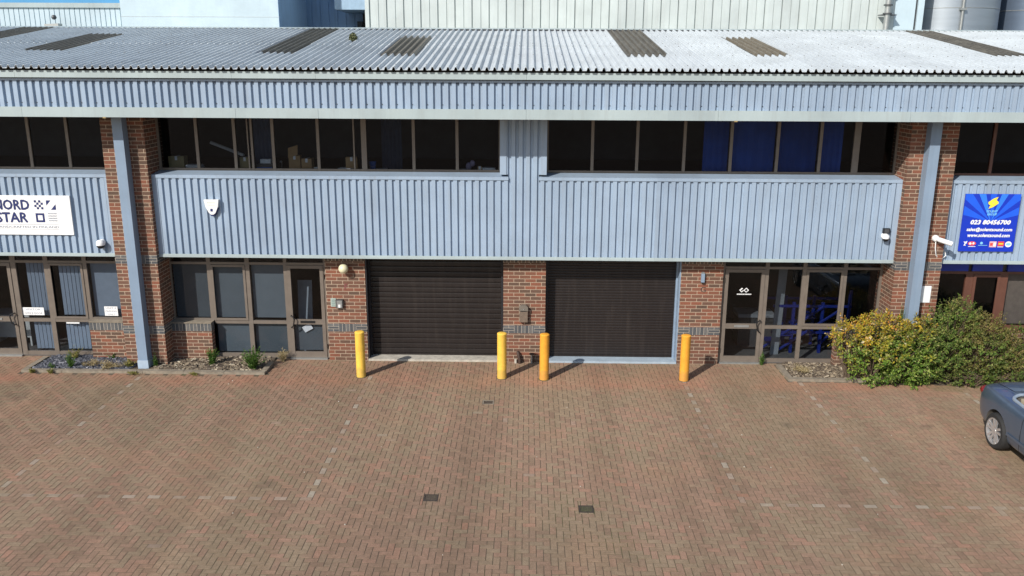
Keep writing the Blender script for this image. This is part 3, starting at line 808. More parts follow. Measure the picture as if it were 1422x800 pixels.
# right neighbour
bars = [(PX1, 16.5, 2.08, 2.135, .003), (PX1, 16.5, .84, .93, .003)]
panes = []
ms = [(8.655, 8.70), (9.50, 9.66), (10.24, 10.40), (11.3, 11.38), (12.3, 12.38), (13.3, 13.38), (14.4, 14.48), (16.4, 16.5)]
for a, b in ms: bars.append((a, b, .93, 2.08))
for (p, q), (r, s) in zip(ms[:-1], ms[1:]): panes.append((q, r, .93, 2.08))
wq = window(bars, panes, TIMBER, GLASS)
mb = MB(); y = .085
mb.box(9.66, 9.72, y, .105, .935, 2.075); mb.box(10.18, 10.24, y, .105, .935, 2.075); mb.box(9.72, 10.18, y+.002, .105, .935, .995); mb.box(9.72, 10.18, y+.002, .105, 2.015, 2.075)
mb.build('casement', TIMBER, wq, bevel=.004)
mb = MB()
for a, b in ((8.66, 9.53), (9.62, 10.26), (10.37, 11.3), (11.4, 12.3), (12.4, 16.4)): mb.box(a, b, .105, .16, 2.14, 2.40)
mb.build('fascia_board', BLUEBAND, wq)
mb = MB(); mb.box(PX1, 16.5, .17, .2, 2.135, 2.42); mb.build('transom_back', FRAMEDK, wq)
mb = MB(); mb.box(10.42, 11.28, .22, .23, .94, 2.07); mb.box(11.4, 12.28, .22, .23, .94, 2.07)
mb.build('blind', BROWNBLIND, wq)
mb = MB(); mb.box(PX1, 16.5, -.075, .099, .80, .84); mb.build('sill', TIMBER, wq)

# ------------------------------------------------------------------ fittings on the building
# signs
S1 = empty('sign_board', (-10.6, -.345, 2.87), 'white sign board with navy lettering NORD STAR and four square pattern emblems', 'sign')
mb = MB(); mb.box(-11.75, -9.525, -.375, -.345, 2.868, 3.70); mb.build('board', WHITE, S1, bevel=.003)
mb = MB(); yy = -.378
text(mb, 'NORD', -11.135, -10.40, 3.403, 3.605, yy, 0, 0, .010); mb.build('lettering', NAVY, S1)
mb = MB(); text(mb, 'STAR', -11.115, -10.465, 3.135, 3.338, yy, 0, 0, .010); mb.build('lettering', NAVY, S1)
mb = MB(); text(mb, 'HANDCRAFTED IN FINLAND', -11.16, -9.82, 3.012, 3.058, yy)
flat(mb, rect(-11.16, -9.82, 3.085, 3.09), yy); flat(mb, rect(-11.16, -9.82, 2.985, 2.99), yy)
for r_ in range(4):
    for k in range(6):
        x = -10.02+k*.031; z = 3.155+r_*.05
        flat(mb, [(x, z), (x+.0155, z+.018), (x+.0155, z+.032), (x, z+.014)], yy); flat(mb, [(x+.0155, z+.018), (x+.031, z), (x+.031, z+.014), (x+.0155, z+.032)], yy)
mb.build('small_lettering', GREYPRINT, S1)
mb = MB()
for i in range(4):
    for j in range(4):
        if (i+j) % 2 == 0: flat(mb, rect(-10.285+i*.046, -10.285+(i+1)*.046, 3.41+(3-j)*.048, 3.41+(4-j)*.048), yy)
mb.build('emblem', NAVY, S1)
mb = MB(); flat(mb, [(-10.03, 3.49), (-9.93, 3.602), (-10.03, 3.602)], yy); flat(mb, [(-9.945, 3.402), (-9.835, 3.402), (-9.835, 3.52)], yy); mb.build('emblem', NAVY, S1)
mb = MB(); x0, x1, z0, z1, t = -10.285, -10.10, 3.137, 3.328, .042
for q in (rect(x0, x1, z0, z0+t), rect(x0, x1, z1-t, z1), rect(x0, x0+t, z0+t, z1-t), rect(x1-t, x1, z0+t, z1-t)): flat(mb, q, yy)
mb.build('emblem', NAVY, S1)

S2 = empty('sign_board', (9.57, -.345, 2.68), 'royal blue sign board with yellow emblem, phone number and web address', 'sign')
mb = MB(); mb.box(9.01, 10.135, -.375, -.345, 2.678, 3.877); mb.build('board', SIGNBLUE, S2, bevel=.003)
mb = MB(); cx, cz = 9.585, 3.30; bx = (9.012, 10.133, 3.30, 3.875)
for k, (a0, a1, mi) in enumerate(((15, 30, 0), (40, 54, 0), (63, 75, 1), (84, 97, 0), (106, 118, 1), (127, 141, 0), (150, 166, 0))):
    poly = clip([(cx, cz), (cx+3*math.cos(R(a0)), cz+3*math.sin(R(a0))), (cx+3*math.cos(R(a1)), cz+3*math.sin(R(a1)))], *bx)
    # keep the rays clear of the centre
    poly = [(x, z) for x, z in poly]
    if len(poly) > 2: flat(mb, poly, -.3765, mi)
mb.build('ray_pattern', [SIGNRAY, SIGNRAY2], S2)
mb = MB(); yy = -.379
hook = [(470,105),(430,124),(384,165),(388,186),(412,206),(446,182),(424,170),(440,150),(462,134)]
LG = lambda x, y: (9.485+(x-385)/95*.209, 3.822-(y-105)/130*.24)
flat(mb, [LG(x, y) for x, y in hook], yy); flat(mb, [LG(864-x, 344-y) for x, y in hook], yy-.0006)
mb.build('emblem', YEL, S2)
mb = MB()
text(mb, 'SOLENT', 9.475, 9.70, 3.50, 3.545, yy, 0, 0, .002); text(mb, 'GROUP', 9.495, 9.69, 3.437, 3.48, yy, 0, 0, .002)
mb.build('small_lettering', CYANP, S2)
mb = MB()
text(mb, '023 80456700', 9.185, 9.995, 3.252, 3.336, yy, 0, .02, .007); mb.build('lettering', WHITE, S2); mb = MB()
text(mb, 'sales@solentsound.com', 9.125, 10.05, 3.09, 3.18, yy, 0, .01, .004); mb.build('lettering', WHITE, S2); mb = MB(); text(mb, 'www.solentsound.com', 9.155, 10.02, 2.985, 3.055, yy, 0, .01, .004)
mb.build('lettering', WHITE, S2)
mb = MB(); ya, yb = yy, yy-.001
flat(mb, [(9.10, 2.80), (9.15, 2.80), (9.13, 2.83), (9.16, 2.85), (9.17, 2.90), (9.13, 2.88), (9.09, 2.89), (9.12, 2.85)], ya, 0)
flat(mb, ell(9.27, 2.845, .085, .045), ya, 1); flat(mb, rect(9.20, 9.35, 2.775, 2.787), ya, 0); flat(mb, ell(9.235, 2.845, .025, .025, 12), yb, 0); flat(mb, ell(9.30, 2.85, .022, .025, 12), yb, 0)
flat(mb, ell(9.465, 2.855, .03, .028, 14), ya, 3); flat(mb, rect(9.40, 9.59, 2.803, 2.813), ya, 3)
flat(mb, rect(9.63, 9.775, 2.77, 2.893), ya, 2); flat(mb, rect(9.645, 9.70, 2.80, 2.86), yb, 1); flat(mb, rect(9.715, 9.76, 2.79, 2.87), yb, 0)
flat(mb, rect(9.80, 9.93, 2.795, 2.893), ya, 1); flat(mb, rect(9.80, 9.92, 2.772, 2.785), ya, 0); flat(mb, rect(9.82, 9.91, 2.83, 2.855), yb, 4)
flat(mb, ell(10.02, 2.835, .068, .062), ya, 0); flat(mb, ell(10.02, 2.835, .05, .028), yb, 3)
mb.build('partner_emblem', [WHITE, REDP, PINKP, CYANP, YEL], S2)

# small notices
def notice(x0, x1, z0, z1, lines, label, y=.128, box=True):
    r = empty('notice', ((x0+x1)/2, y, z0), label, 'notice')
    mb = MB(); mb.box(x0, x1, y-.004, y, z0, z1); mb.build('card', WHITE, r)
    if lines:
        h = (z1-z0)/len(lines)
        for i, s in enumerate(lines):
            mb = MB(); a = z1-(i+1)*h+h*.24; t = min((x1-x0)*.84, len(s)*h*.55)/2; c = (x0+x1)/2
            text(mb, s, c-t, c+t, a, a+h*.5, y-.0055); mb.build('lettering', GREYPRINT, r)
    return r
notice(-11.17, -10.69, .945, 1.12, ['VISITOR', 'OFFICE DOOR'], 'long white notice card behind glass beside the left entrance door')
notice(-9.33, -9.035, .945, 1.16, ['UNIT 8', 'PARKING', 'ONLY'], 'small square white parking notice in the window next to the brick pier')
r = empty('notice', (-10.07, .128, .75), 'blank white paper strip stuck to lower pane under the casement', 'notice')
mb = MB(); mb.prism([(-10.22, .755), (-9.93, .755), (-9.925, .785), (-9.98, .818), (-10.225, .82)], .122, .128); mb.build('paper', WHITE, r)
r = empty('wall_plate', (8.41, -.48, 1.59), 'white rectangular plate fixed to right brick pier beside the steel column', 'sign')
mb = MB(); mb.box(8.31, 8.505, -.492, -.478, 1.595, 1.955); mb.build('plate', WHITE, r, bevel=.004)
# door decal (two interlocking diamonds over a line of small print)
r = empty('door_decal', (4.77, .107, 1.56), 'white diamond emblem decal on the glass of the right hand office door', 'decal')
mb = MB(); yy = .1055
def dring(cx, cz, s, t, gap=0):
    o = [(cx-s, cz), (cx, cz-s*.95), (cx+s, cz), (cx, cz+s*.95)]; i = [(cx-s+t, cz), (cx, cz-(s-t)*.95), (cx+s-t, cz), (cx, cz+(s-t)*.95)]
    for k in range(4):
        if gap and k == gap: continue
        flat(mb, [o[k], o[(k+1) % 4], i[(k+1) % 4], i[k]], yy)
dring(4.715, 1.672, .055, .024, 2); dring(4.812, 1.672, .058, .022)
flat(mb, [(4.66, 1.672), (4.715, 1.725), (4.74, 1.71), (4.70, 1.672)], yy-.0006)
x = 4.615
for wd in (.02,.014,.02,.016,.018,.012,.02,.01,.018,.02,.016,.018,.02,.014):
    flat(mb, rect(x, x+wd, 1.568, 1.592), yy); x += wd+.0058
mb.build('emblem', WHITE, r)

# alarm box
r = empty('alarm_box', (-6.545, -.345, 3.34), 'white shield shaped burglar alarm box with dark blue base on the blue cladding', 'alarm box')
P = [(-6.69, 3.645), (-6.66, 3.49), (-6.60, 3.37), (-6.56, 3.335), (-6.51, 3.335), (-6.465, 3.37), (-6.41, 3.49), (-6.385, 3.645)]
mb = MB(); mb.prism(P, -.425, -.345); mb.build('cover', WHITE, r, bevel=.012)
mb = MB(); mb.prism([(-6.655, 3.47), (-6.60, 3.345), (-6.565, 3.30), (-6.50, 3.30), (-6.46, 3.345), (-6.40, 3.47)], -.40, -.347); mb.build('base', NAVY, r, bevel=.006)
mb = MB(); flat(mb, rect(-6.565, -6.515, 3.40, 3.46), -.428); mb.build('mark', NAVY, r)
mb = MB(); flat(mb, rect(-6.63, -6.45, 3.575, 3.59), -.428); flat(mb, rect(-6.62, -6.46, 3.53, 3.542), -.428); mb.build('print', plain('print_green_grey', (.45,.5,.42), .5), r)

# dome cameras
def domecam(x, z, label, k=1):
    r = empty('dome_camera', (x, -.342, z), label, 'camera')
    mb = MB(); mb.lathe((x, -.342, z+.02), [(0, 0), (.07, 0), (.07, -.03), (.06, -.05), (0, -.05)], 20, axis='y'); mb.build('mount', WHITE, r)
    mb = MB(); mb.lathe((x, -.43, z), [(0, .085*k), (.05*k, .083*k), (.082*k, .05*k), (.088*k, 0), (.085*k, -.025*k)], 22); mb.build('housing', WHITE, r)
    mb = MB(); mb.lathe((x, -.43, z-.027), [(.083*k, 0), (.07*k, -.04*k), (.04*k, -.066*k), (0, -.075*k)][::-1], 22); mb.build('dome', BLACK, r)
    return r
domecam(-8.955, 2.69, 'white dome camera under the NORD STAR sign on left cladding')
domecam(7.46, 2.965, 'white dome camera below a small black box on the right cladding', .8)
r = empty('sensor_box', (7.48, -.342, 3.06), 'small black square sensor box above the white dome camera', 'sensor')
mb = MB(); mb.box(7.41, 7.545, -.40, -.342, 3.045, 3.15); mb.build('housing', BLACK, r, bevel=.01)
mb = MB(); mb.box(7.43, 7.525, -.403, -.40, 3.06, 3.135); mb.build('lens', DKGREY, r)
# bullet camera
r = empty('bullet_camera', (8.45, -.478, 2.95), 'white bullet camera with a looping white cable on the right brick pier', 'camera')
mb = MB(); mb.lathe((8.45, -.478, 2.97), [(0, 0), (.07, 0), (.07, -.05), (.055, -.075), (0, -.08)], 18, axis='y'); mb.tube([(8.45, -.55, 2.97), (8.47, -.60, 2.965)], .035, 12); mb.build('mount', WHITE, r)
mb = MB(); a = Vector((8.47, -.60, 2.965)); d = Vector((.22, -.13, -.065)); mb.tube([a-d*.15, a+d*.05, a+d, a+d*1.02], [.035, .05, .05, .044], 16); mb.build('housing', WHITE, r)
mb = MB(); mb.tube([a+d*1.0, a+d*1.03], .04, 16); mb.build('lens', BLACK, r)
mb = MB(); mb.tube([(8.45, -.52, 2.93), (8.455, -.53, 2.78), (8.50, -.50, 2.62), (8.60, -.43, 2.53), (8.70, -.39, 2.53), (8.77, -.37, 2.58), (8.745, -.36, 2.68)], .011, 8); mb.build('cable', WHITE, r)

# lamps
r = empty('globe_lamp', (-3.905, 0, 2.13), 'round cream globe wall lamp beside the left roller shutter', 'lamp')
mb = MB(); mb.lathe((-3.905, 0, 2.13), [(0, 0), (.06, 0), (.06, -.03), (.045, -.045), (0, -.045)], 18, axis='y'); mb.build('bracket', DKGREY, r)
mb = MB(); n = 12; mb.lathe((-3.905, -.135, 2.13), [(.105*math.sin(math.pi*k/n), -.105*math.cos(math.pi*k/n)) for k in range(n+1)], 24); mb.build('globe', CREAM, r)
r = empty('wall_light', (3.825, 0, 1.95), 'small blue grey rectangular wall light on brick beside right office door', 'lamp')
mb = MB(); mb.box(3.79, 3.86, -.07, 0, 1.88, 2.07); mb.build('housing', GUIDEBLUE, r, bevel=.008)
mb = MB(); mb.box(3.797, 3.853, -.066, -.004, 1.855, 1.88); mb.build('lens', BLACK, r)
mb = MB(); mb.box(3.797, 3.853, -.06, -.004, 2.07, 2.10); mb.build('cap', METAL, r)
# unit letters
r = empty('unit_letter', (-3.90, -.004, 1.62), 'thin reddish unit letter F on brick below the globe lamp', 'letter')
mb = MB(); text(mb, 'F', -3.93, -3.85, 1.63, 1.76, -.004); mb.build('lettering', plain('letter_red', (.20,.06,.06), .5), r)
r = empty('unit_letter', (3.86, -.004, 1.64), 'thin brown unit letter G on brick below the blue grey wall light', 'letter')
mb = MB(); text(mb, 'G', 3.80, 3.91, 1.645, 1.765, -.004); mb.build('lettering', plain('letter_brown', (.055,.04,.035), .5), r)
# intercom
r = empty('intercom', (-4.10, 0, 1.28), 'grey door intercom with keypad panel on brick beside the left office door', 'intercom')
mb = MB(); mb.box(-4.245, -4.13, -.012, 0, 1.245, 1.435); mb.build('panel', plain('panel_green_grey', (.36,.42,.37), .5), r)
mb = MB()
for k in range(4): mb.box(-4.225, -4.15, -.016, -.012, 1.27+.038*k, 1.292+.038*k)
mb.build('keypad', plain('keypad_grey', (.2,.27,.25), .5), r)
mb = MB(); mb.box(-4.125, -3.97, -.07, 0, 1.225, 1.415); mb.build('housing', DKGREY, r, bevel=.01)
mb = MB(); mb.box(-4.10, -3.985, -.078, -.07, 1.24, 1.40); mb.build('faceplate', METAL, r, bevel=.004)
mb = MB(); mb.box(-4.065, -4.02, -.084, -.078, 1.245, 1.31); mb.build('button', WHITE, r)
# post box
r = empty('post_box', (-.02, 0, .945), 'narrow brown metal post box on the brick pier between the shutters', 'post box')
mb = MB(); mb.box(-.115, .065, -.10, 0, .955, 1.21); mb.build('body', BRONZEBOX, r, bevel=.008)
mb = MB(); mb.prism([(-.125, 1.215), (.075, 1.215), (.07, 1.30), (.03, 1.335), (-.08, 1.335), (-.12, 1.30)], -.115, 0); mb.build('hood', plain('hood_grey_brown', (.16,.14,.115), .45), r, bevel=.008)
mb = MB(); mb.box(-.09, .04, -.104, -.098, 1.195, 1.212); mb.build('slot', BLACK, r)
mb = MB(); mb.lathe((-.025, -.115, 1.25), [(0, 0), (.014, 0), (.014, -.006), (0, -.006)], 10, axis='y'); mb.build('lock', METAL, r)
# pipes at the foot of the centre pier
r = empty('drain_pipe', (-.13, -.06, 0), 'short dark rusty elbow pipe at the foot of the centre brick pier', 'pipe')
mb = MB(); mb.tube([(-.14, 0, .235), (-.14, -.06, .245), (-.13, -.085, .20), (-.105, -.09, .10), (-.10, -.09, -.01)], .034, 12); mb.build('elbow', RUSTPIPE, r)
mb = MB(); mb.tube([(-.185, -.06, -.01), (-.19, -.06, .09)], .03, 12); mb.build('stub', CONC, r)
r = empty('water_pipe', (.19, -.06, 0), 'thin pale capped pipe standing beside the right centre bollard', 'pipe')
mb = MB(); mb.tube([(.16, -.07, -.01), (.16, -.07, .20)], .018, 10); mb.build('riser', METAL, r)
mb = MB(); mb.obox((.165, -.065, .215), (.05, 0, 0), (0, .03, 0), (0, 0, .018)); mb.tube([(.20, -.05, -.01), (.21, -.05, .16)], .016, 8); mb.build('valve', RUSTPIPE, r, bevel=.006)

# bollards
def bollard(mat):
    r = empty('bollard', (0, 0, 0), '', 'bollard'); rad = .098
    mb = MB(); mb.lathe((0, 0, 0), [(rad+.003, -.02), (rad, .03), (rad, .965), (rad+.002, .97), (rad+.002, .985), (rad-.006, .994), (rad-.03, 1.002), (0, 1.006)], 32)
    mb.build('post', mat, r)
    mb = MB(); mb.lathe((0, 0, 0), [(rad+.022, -.02), (rad+.02, .004), (rad+.004, .009)], 28); mb.build('footing', JOINT, r)
    return r
def copytree(o, loc, label, group, mat=None):
    c = o.copy(); link(c); c.location = loc; c['label'] = label; c['group'] = group
    for ch in o.children:
        d = ch.copy(); link(d); d.parent = c
        if mat and ch.name.startswith('post'):
            d.data = ch.data.copy(); d.data.materials[0] = mat
    return c
b0 = bollard(BOLY); b0.location = (-3.44, -1.0, 0); b0['group'] = 'bollards in front of the shutters'
b0['label'] = 'pale yellow bollard in front of brick pier left of the left shutter'
G_ = b0['group']
copytree(b0, (-.468, -1.0, 0), 'pale yellow bollard in front of the centre brick pier', G_)
copytree(b0, (.42, -1.045, 0), 'orange yellow bollard in front of the centre brick pier', G_, BOLO)
copytree(b0, (3.35, -1.02, 0), 'orange yellow bollard beside brick pier right of the right shutter', G_, BOLO)

# inspection covers
def cover(x, y, hw, hh, label, pale_frame=False):
    r = empty('inspection_cover', (x, y, 0), label, 'manhole cover', group='covers set in the paving')
    mb = MB(); t = .022
    mb.box(x-hw, x+hw, y-hh, y-hh+t, -.011, .002); mb.box(x-hw, x+hw, y+hh-t, y+hh, -.011, .002); mb.box(x-hw, x-hw+t, y-hh+t, y+hh-t, -.011, .002); mb.box(x+hw-t, x+hw, y-hh+t, y+hh-t, -.011, .002)
    mb.build('frame', KERBM if pale_frame else IRON, r)
    mb = MB(); a, b, c, d = x-hw+t+.004, x+hw-t-.004, y-hh+t+.004, y+hh-t-.004
    mb.box(a, b, c, d, -.011, -.004)
    n = 5
    for i in range(n):
        for j in range(n):
            px, py = a+(b-a)*(i+.5)/n, c+(d-c)*(j+.5)/n
            mb.box(px-.011, px+.011, py-.006, py+.006, -.004, .0)
    mb.build('lid', IRON, r)
cover(*covers[0], 'rusty brown iron cover in open paving, left of two')
cover(*covers[1], 'rusty brown iron cover in open paving, right of two')
cover(*covers[2], 'small stop tap cover with pale concrete surround in front of the centre bollards', True)

# ------------------------------------------------------------------ things seen through the upper windows
def carton(x, y, z, w, d, h, mat, label, rzz=0, flap=False, name='cardboard_box'):
    r = empty(name, (x, y, z), label, 'box', rzz)
    mb = MB(); mb.box(-w/2, w/2, -d/2, d/2, 0, h); o = mb.build('carton', mat, r, local=True, bevel=.004)
    mb = MB(); mb.box(-.025, .025, -d/2-.002, d/2+.002, h-.08 if h > .1 else 0, h+.002); mb.build('tape', PAPER, r, local=True)
    if flap:
        mb = MB(); mb.obox((-w*.1, -d/2, h+.09), (w*.42, 0, .03), (0, .003, .001), (0, .03, .10)); mb.build('flap', mat, r, local=True)
    return r
zs = 4.20
carton(-7.45, .33, zs, .33, .22, .27, CARDOLD, 'faded olive cardboard box at the far left of the left upper window')
carton(-5.98, .31, zs, .22, .2, .26, CARDOLD, 'upright beige carton with a dark slot behind left upper window', 0)
carton(-4.93, .33, zs, .24, .22, .30, CARD, 'open brown cardboard box with raised flap in the left upper window', .1, True)
carton(-4.66, .32, zs, .22, .2, .24, CARD, 'closed brown cardboard box right of the open one in the left upper window', -.05)
carton(-3.72, .34, zs, .24, .2, .27, CARD, 'brown cardboard box beside thin mullion in the left upper window', .1)
carton(-4.46, .25, zs, .10, .08, .06, PAPER, 'tiny white carton next to a mullion in the left upper window', 0, False, 'white_box')
carton(-.98, .24, zs, .09, .08, .10, CARD, 'tiny brown carton at the right end of the left upper window', 0, False, 'small_box')
def papers(x, y, w, n, label, z=zs, mat=PAPER):
    r = empty('paper_stack', (x, y, z), label, 'papers')
    mb = MB()
    for k in range(n):
        a = random.uniform(-.25, .25); mb.obox((random.uniform(-.02, .02), random.uniform(-.02, .02), .006+.012*k), (w/2*math.cos(a), w/2*math.sin(a), 0), (-.1*math.sin(a), .1*math.cos(a), 0), (0, 0, .0055))
    mb.build('sheets', mat, r, local=True); return r
papers(-7.08, .28, .32, 8, 'white stack of papers beside the olive box in upper window')
papers(-3.84, .26, .28, 4, 'thin white stack of papers under the lone brown box')
papers(-3.10, .26, .28, 3, 'flat white papers next to the blue bucket')
papers(-2.12, .24, .22, 1, 'single thin folder lying in the left upper window')
papers(-1.36, .25, .22, 3, 'small white papers left of the tiny brown carton')
papers(-.78, .26, .26, 6, 'untidy stack of papers at the right end of the left upper window')
r = empty('desk_printer', (-5.58, .40, zs), 'dark desk printer with pale lid behind the left upper window', 'printer')
mb = MB(); mb.box(-.17, .17, -.13, .13, 0, .12); mb.build('body', DKGREY, r, local=True, bevel=.02)
mb = MB(); mb.box(-.10, .12, -.09, .10, .122, .21); mb.build('lid', PAPER, r, local=True, bevel=.03)
mb = MB(); mb.box(-.16, .16, -.15, -.132, .03, .05); mb.build('tray', BLUEPL, r, local=True)
r = empty('blue_bucket', (-3.27, .32, zs), 'blue plastic bucket behind the double mullion of the left upper window', 'bucket')
mb = MB(); mb.lathe((0, 0, 0), [(0, 0), (.055, 0), (.075, .17), (.08, .17), (.08, .18), (.07, .18), (.05, .01)], 18); mb.build('pail', BLUEPL, r, local=True)
mb = MB(); mb.tube([(-.078, 0, .16), (-.07, -.04, .10), (0, -.075, .07), (.07, -.04, .10), (.078, 0, .16)], .004, 6); mb.build('handle', METAL, r, local=True)
r = empty('desk_lamp', (-5.23, .33, zs), 'small grey desk lamp with round head in the left upper window', 'lamp')
mb = MB(); mb.lathe((0, 0, 0), [(0, 0), (.05, 0), (.05, .015), (0, .02)], 14); mb.tube([(0, 0, .015), (.01, 0, .12), (.0, -.02, .16)], .007, 8); mb.build('stand', METAL, r, local=True)
mb = MB(); mb.lathe((0, -.02, .16), [(0, .03), (.022, .02), (.035, -.01), (0, -.012)], 14); mb.build('shade', METAL, r, local=True)
r = empty('soft_toy', (-1.19, .34, zs), 'pale purple rounded ornament on the sill of left upper window', 'ornament')
mb = MB(); n = 8
for (x, z, q) in ((-.03, .09, .085), (.05, .15, .07)):
    mb.lathe((x, 0, z), [(q*math.sin(math.pi*k/n)*.8, -q*math.cos(math.pi*k/n)) for k in range(n+1)], 14)
mb.build('body', plain('lilac_cloth', (.30,.26,.38), .8), r, local=True)
for (x, label) in ((-2.9, 'blue grey curtain gathered at the middle of the left upper window'), (-5.66, 'blue grey curtain gathered behind the desk printer')):
    r = empty('curtain', (x, .62, 4.13), label, 'curtain')
    mb = MB()
    for k in range(10):
        a, b = -.22+.044*k, -.22+.044*(k+1); mb.face([(a, .02*(k % 2), .02), (b, .02*((k+1) % 2), .02), (b, .02*((k+1) % 2), 1.2), (a, .02*(k % 2), 1.2)])
    mb.build('fabric', plain('curtain_blue_grey', (.06,.085,.14), .9), r, local=True)

r = empty('paper_roll', (-6.55, .75, 4.55), 'long pale roll lying aslant behind the second pane of left upper window', 'roll')
mb = MB(); mb.tube([(-.36, .1, .16), (.40, -.05, -.10)], .035, 10); mb.build('roll', PAPER, r, local=True)
# ground floor contents: blue metal rack in the right unit, leaning board and desk in the left unit
r = empty('metal_rack', (6.4, 1.1, .02), 'bright blue metal frame rack standing inside the right office window', 'rack')
for x in (-.3, .35, .95):
    for y in (-.3, .3): mb = MB(); mb.obox((x, y, .6 if x < .9 else .75), (.03, 0, 0), (0, .03, 0), (0, 0, .6 if x < .9 else .75)); mb.build('upright', RACKBLUE, r, local=True)
for z in (.50, 1.12):
    for y in (-.34, .34): mb = MB(); mb.obox((.1, y, z), (.88, 0, .0), (0, .012, 0), (0, 0, .03)); mb.build('shelf_beam', RACKBLUE, r, local=True)
for (a, b) in (((-1.0, .10), (.35, 1.12)), ((-.62, .06), (.75, 1.06)), ((.35, .25), (.95, .9))):
    mb = MB(); mb.tube([(a[0], -.36, a[1]), (b[0], -.36, b[1])], .03, 6); mb.build('brace', RACKBLUE, r, local=True)
for k in range(4):
    mb = MB(); mb.obox((-.72+.27*k, -.1, .22+.21*k), (.11, 0, 0), (0, .28, 0), (0, 0, .012)); mb.build('step', RACKBLUE, r, local=True)
PANELGREY = plain('panel_dim_grey', (.16,.18,.20), .7)
r = empty('leaning_board', (5.75, .75, .02), 'pale upright board leaning behind the middle glazing of right unit', 'board')
mb = MB(); mb.obox((0, 0, 1.0), (.10, .02, 0), (0, .012, 0), (.06, .1, 1.0)); mb.build('panel', PANELGREY, r, local=True)
r = empty('leaning_board', (-4.98, .62, .02), 'pale grey board leaning inside the left office door', 'board')
mb = MB(); mb.obox((0, 0, .82), (.16, .0, 0), (0, .012, 0), (.0, .08, .82)); mb.build('panel', plain('board_grey', (.22,.26,.30), .6), r, local=True)
r = empty('paper_note', (-4.83, .155, .62), 'crooked paper note stuck inside the lower pane of the left office door', 'paper')
mb = MB(); mb.obox((0, 0, .08), (.09, 0, .05), (0, .002, 0), (-.035, 0, .06)); mb.build('sheet', PAPER, r, local=True)
r = empty('office_desk', (-11.9, 1.0, .02), 'pale office desk inside the far left entrance door', 'desk')
mb = MB(); mb.box(-.5, .5, -.3, .3, .70, .74); mb.build('top', plain('desk_pale', (.5,.52,.52), .5), r, local=True)
mb = MB(); mb.box(-.48, -.44, -.28, .28, 0, .70); mb.box(.44, .48, -.28, .28, 0, .70); mb.box(-.44, .44, -.27, -.25, .2, .7); mb.build('leg', plain('desk_leg', (.4,.42,.42), .5), r, local=True)
r = empty('counter', (5.45, 1.5, .02), 'white reception counter seen dimly through lower right glazing', 'counter')
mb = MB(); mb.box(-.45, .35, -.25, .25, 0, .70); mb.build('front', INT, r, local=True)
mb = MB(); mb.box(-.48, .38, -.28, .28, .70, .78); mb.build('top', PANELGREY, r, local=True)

# ------------------------------------------------------------------ buildings behind
YB = 9.0
# big ribbed warehouse
W = empty('warehouse', (3, YB, 0), 'tall pale ribbed metal warehouse rising behind the whole roof', 'building')
WPROF = [(0, 0), (.455, 0), (.465, .022), (.49, .022), (.50, 0), (.925, 0), (.935, .05), (.985, .05)]
mb = MB(); wallsheet(mb, -4.78, 10.95, -.02, 13.5, YB, .515, WPROF, -4.74); mb.build('wall', WARE, W)
mb = MB(); mb.box(-4.9, -4.78, YB-.02, YB+.1, -.02, 13.5); mb.build('corner_trim', WARE, W)
mb = MB(); mb.box(10.95, 11.55, YB-.005, YB+.1, -.02, 13.5); mb.box(11.62, 11.80, YB-.02, YB+.1, -.02, 13.5); mb.build('side_panel', WAREBLUE, W)
mb = MB(); mb.box(11.55, 11.62, YB+.04, YB+.1, -.02, 13.5); mb.build('joint', DARKGAP, W)
mb = MB(); mb.box(-4.9, 11.8, YB+.1, 28, -.02, 13.4); mb.build('core', WARE, W)
# white block
V = empty('white_block', (-9.9, YB, 0), 'smooth white rendered block behind the left end of roof', 'building')
mb = MB(); mb.box(-12.33, -7.53, YB, YB+3.4, -.02, 13, skip='r'); mb.build('wall', WAREBLUE, V)
mb = MB(); mb.box(-7.53, -7.52, YB, YB+3.4, -.02, 13); mb.build('side_wall', SHADEBLUE, V)  # side of the white block, its shade painted as blue
mb = MB(); mb.box(-12.335, -7.515, YB-.006, YB+.0, 7.74, 7.755); mb.box(-12.335, -7.515, YB-.006, YB+.0, 10.2, 10.215); mb.build('joint', plain('joint_pale', (.45,.5,.52), .7), V)
# low white seamed building
Lw = empty('low_shed', (-17, YB+.5, 0), 'white seamed metal shed with blue upper band at far left behind roof', 'building')
mb = MB(); wallsheet(mb, -26, -12.33, -.02, 8.02, YB+.5, .158, [(0, 0), (.82, 0), (.84, .03), (.95, .03), (.97, 0)], -12.4); mb.build('wall', WAREBLUE, Lw)
mb = MB(); mb.box(-26, -12.33, YB+.44, YB+.6, 8.02, 8.16); mb.build('coping', TRIM, Lw)
mb = MB(); mb.box(-26, -12.33, YB+.6, YB+9, -.02, 9.6); mb.build('upper_band', SKYBAND, Lw)
# recessed blue wall with a projecting box
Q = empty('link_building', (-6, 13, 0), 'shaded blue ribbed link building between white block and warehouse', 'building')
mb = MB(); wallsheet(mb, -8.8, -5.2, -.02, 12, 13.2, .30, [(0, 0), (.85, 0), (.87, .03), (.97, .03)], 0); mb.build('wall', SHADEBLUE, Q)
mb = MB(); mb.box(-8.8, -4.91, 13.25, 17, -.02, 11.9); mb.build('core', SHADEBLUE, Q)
mb = MB(); mb.box(-6.25, -4.92, 11.0, 13.19, 8.085, 9.9); mb.build('projecting_box', plain('box_blue_grey', (.28,.40,.52), .5), Q)
mb = MB(); mb.box(-5.70, -4.92, 12.9, 13.19, -.02, 8.06); mb.build('doorway', INTDK, Q)
mb = MB(); mb.box(-5.86, -5.70, 12.7, 13.19, -.02, 7.80); mb.build('door_post', DARKGAP, Q)
mb = MB(); mb.box(-5.50, -5.10, 12.8, 12.89, -.02, 7.74); mb.build('door_panel', plain('door_panel_grey', (.25,.28,.32), .5), Q)
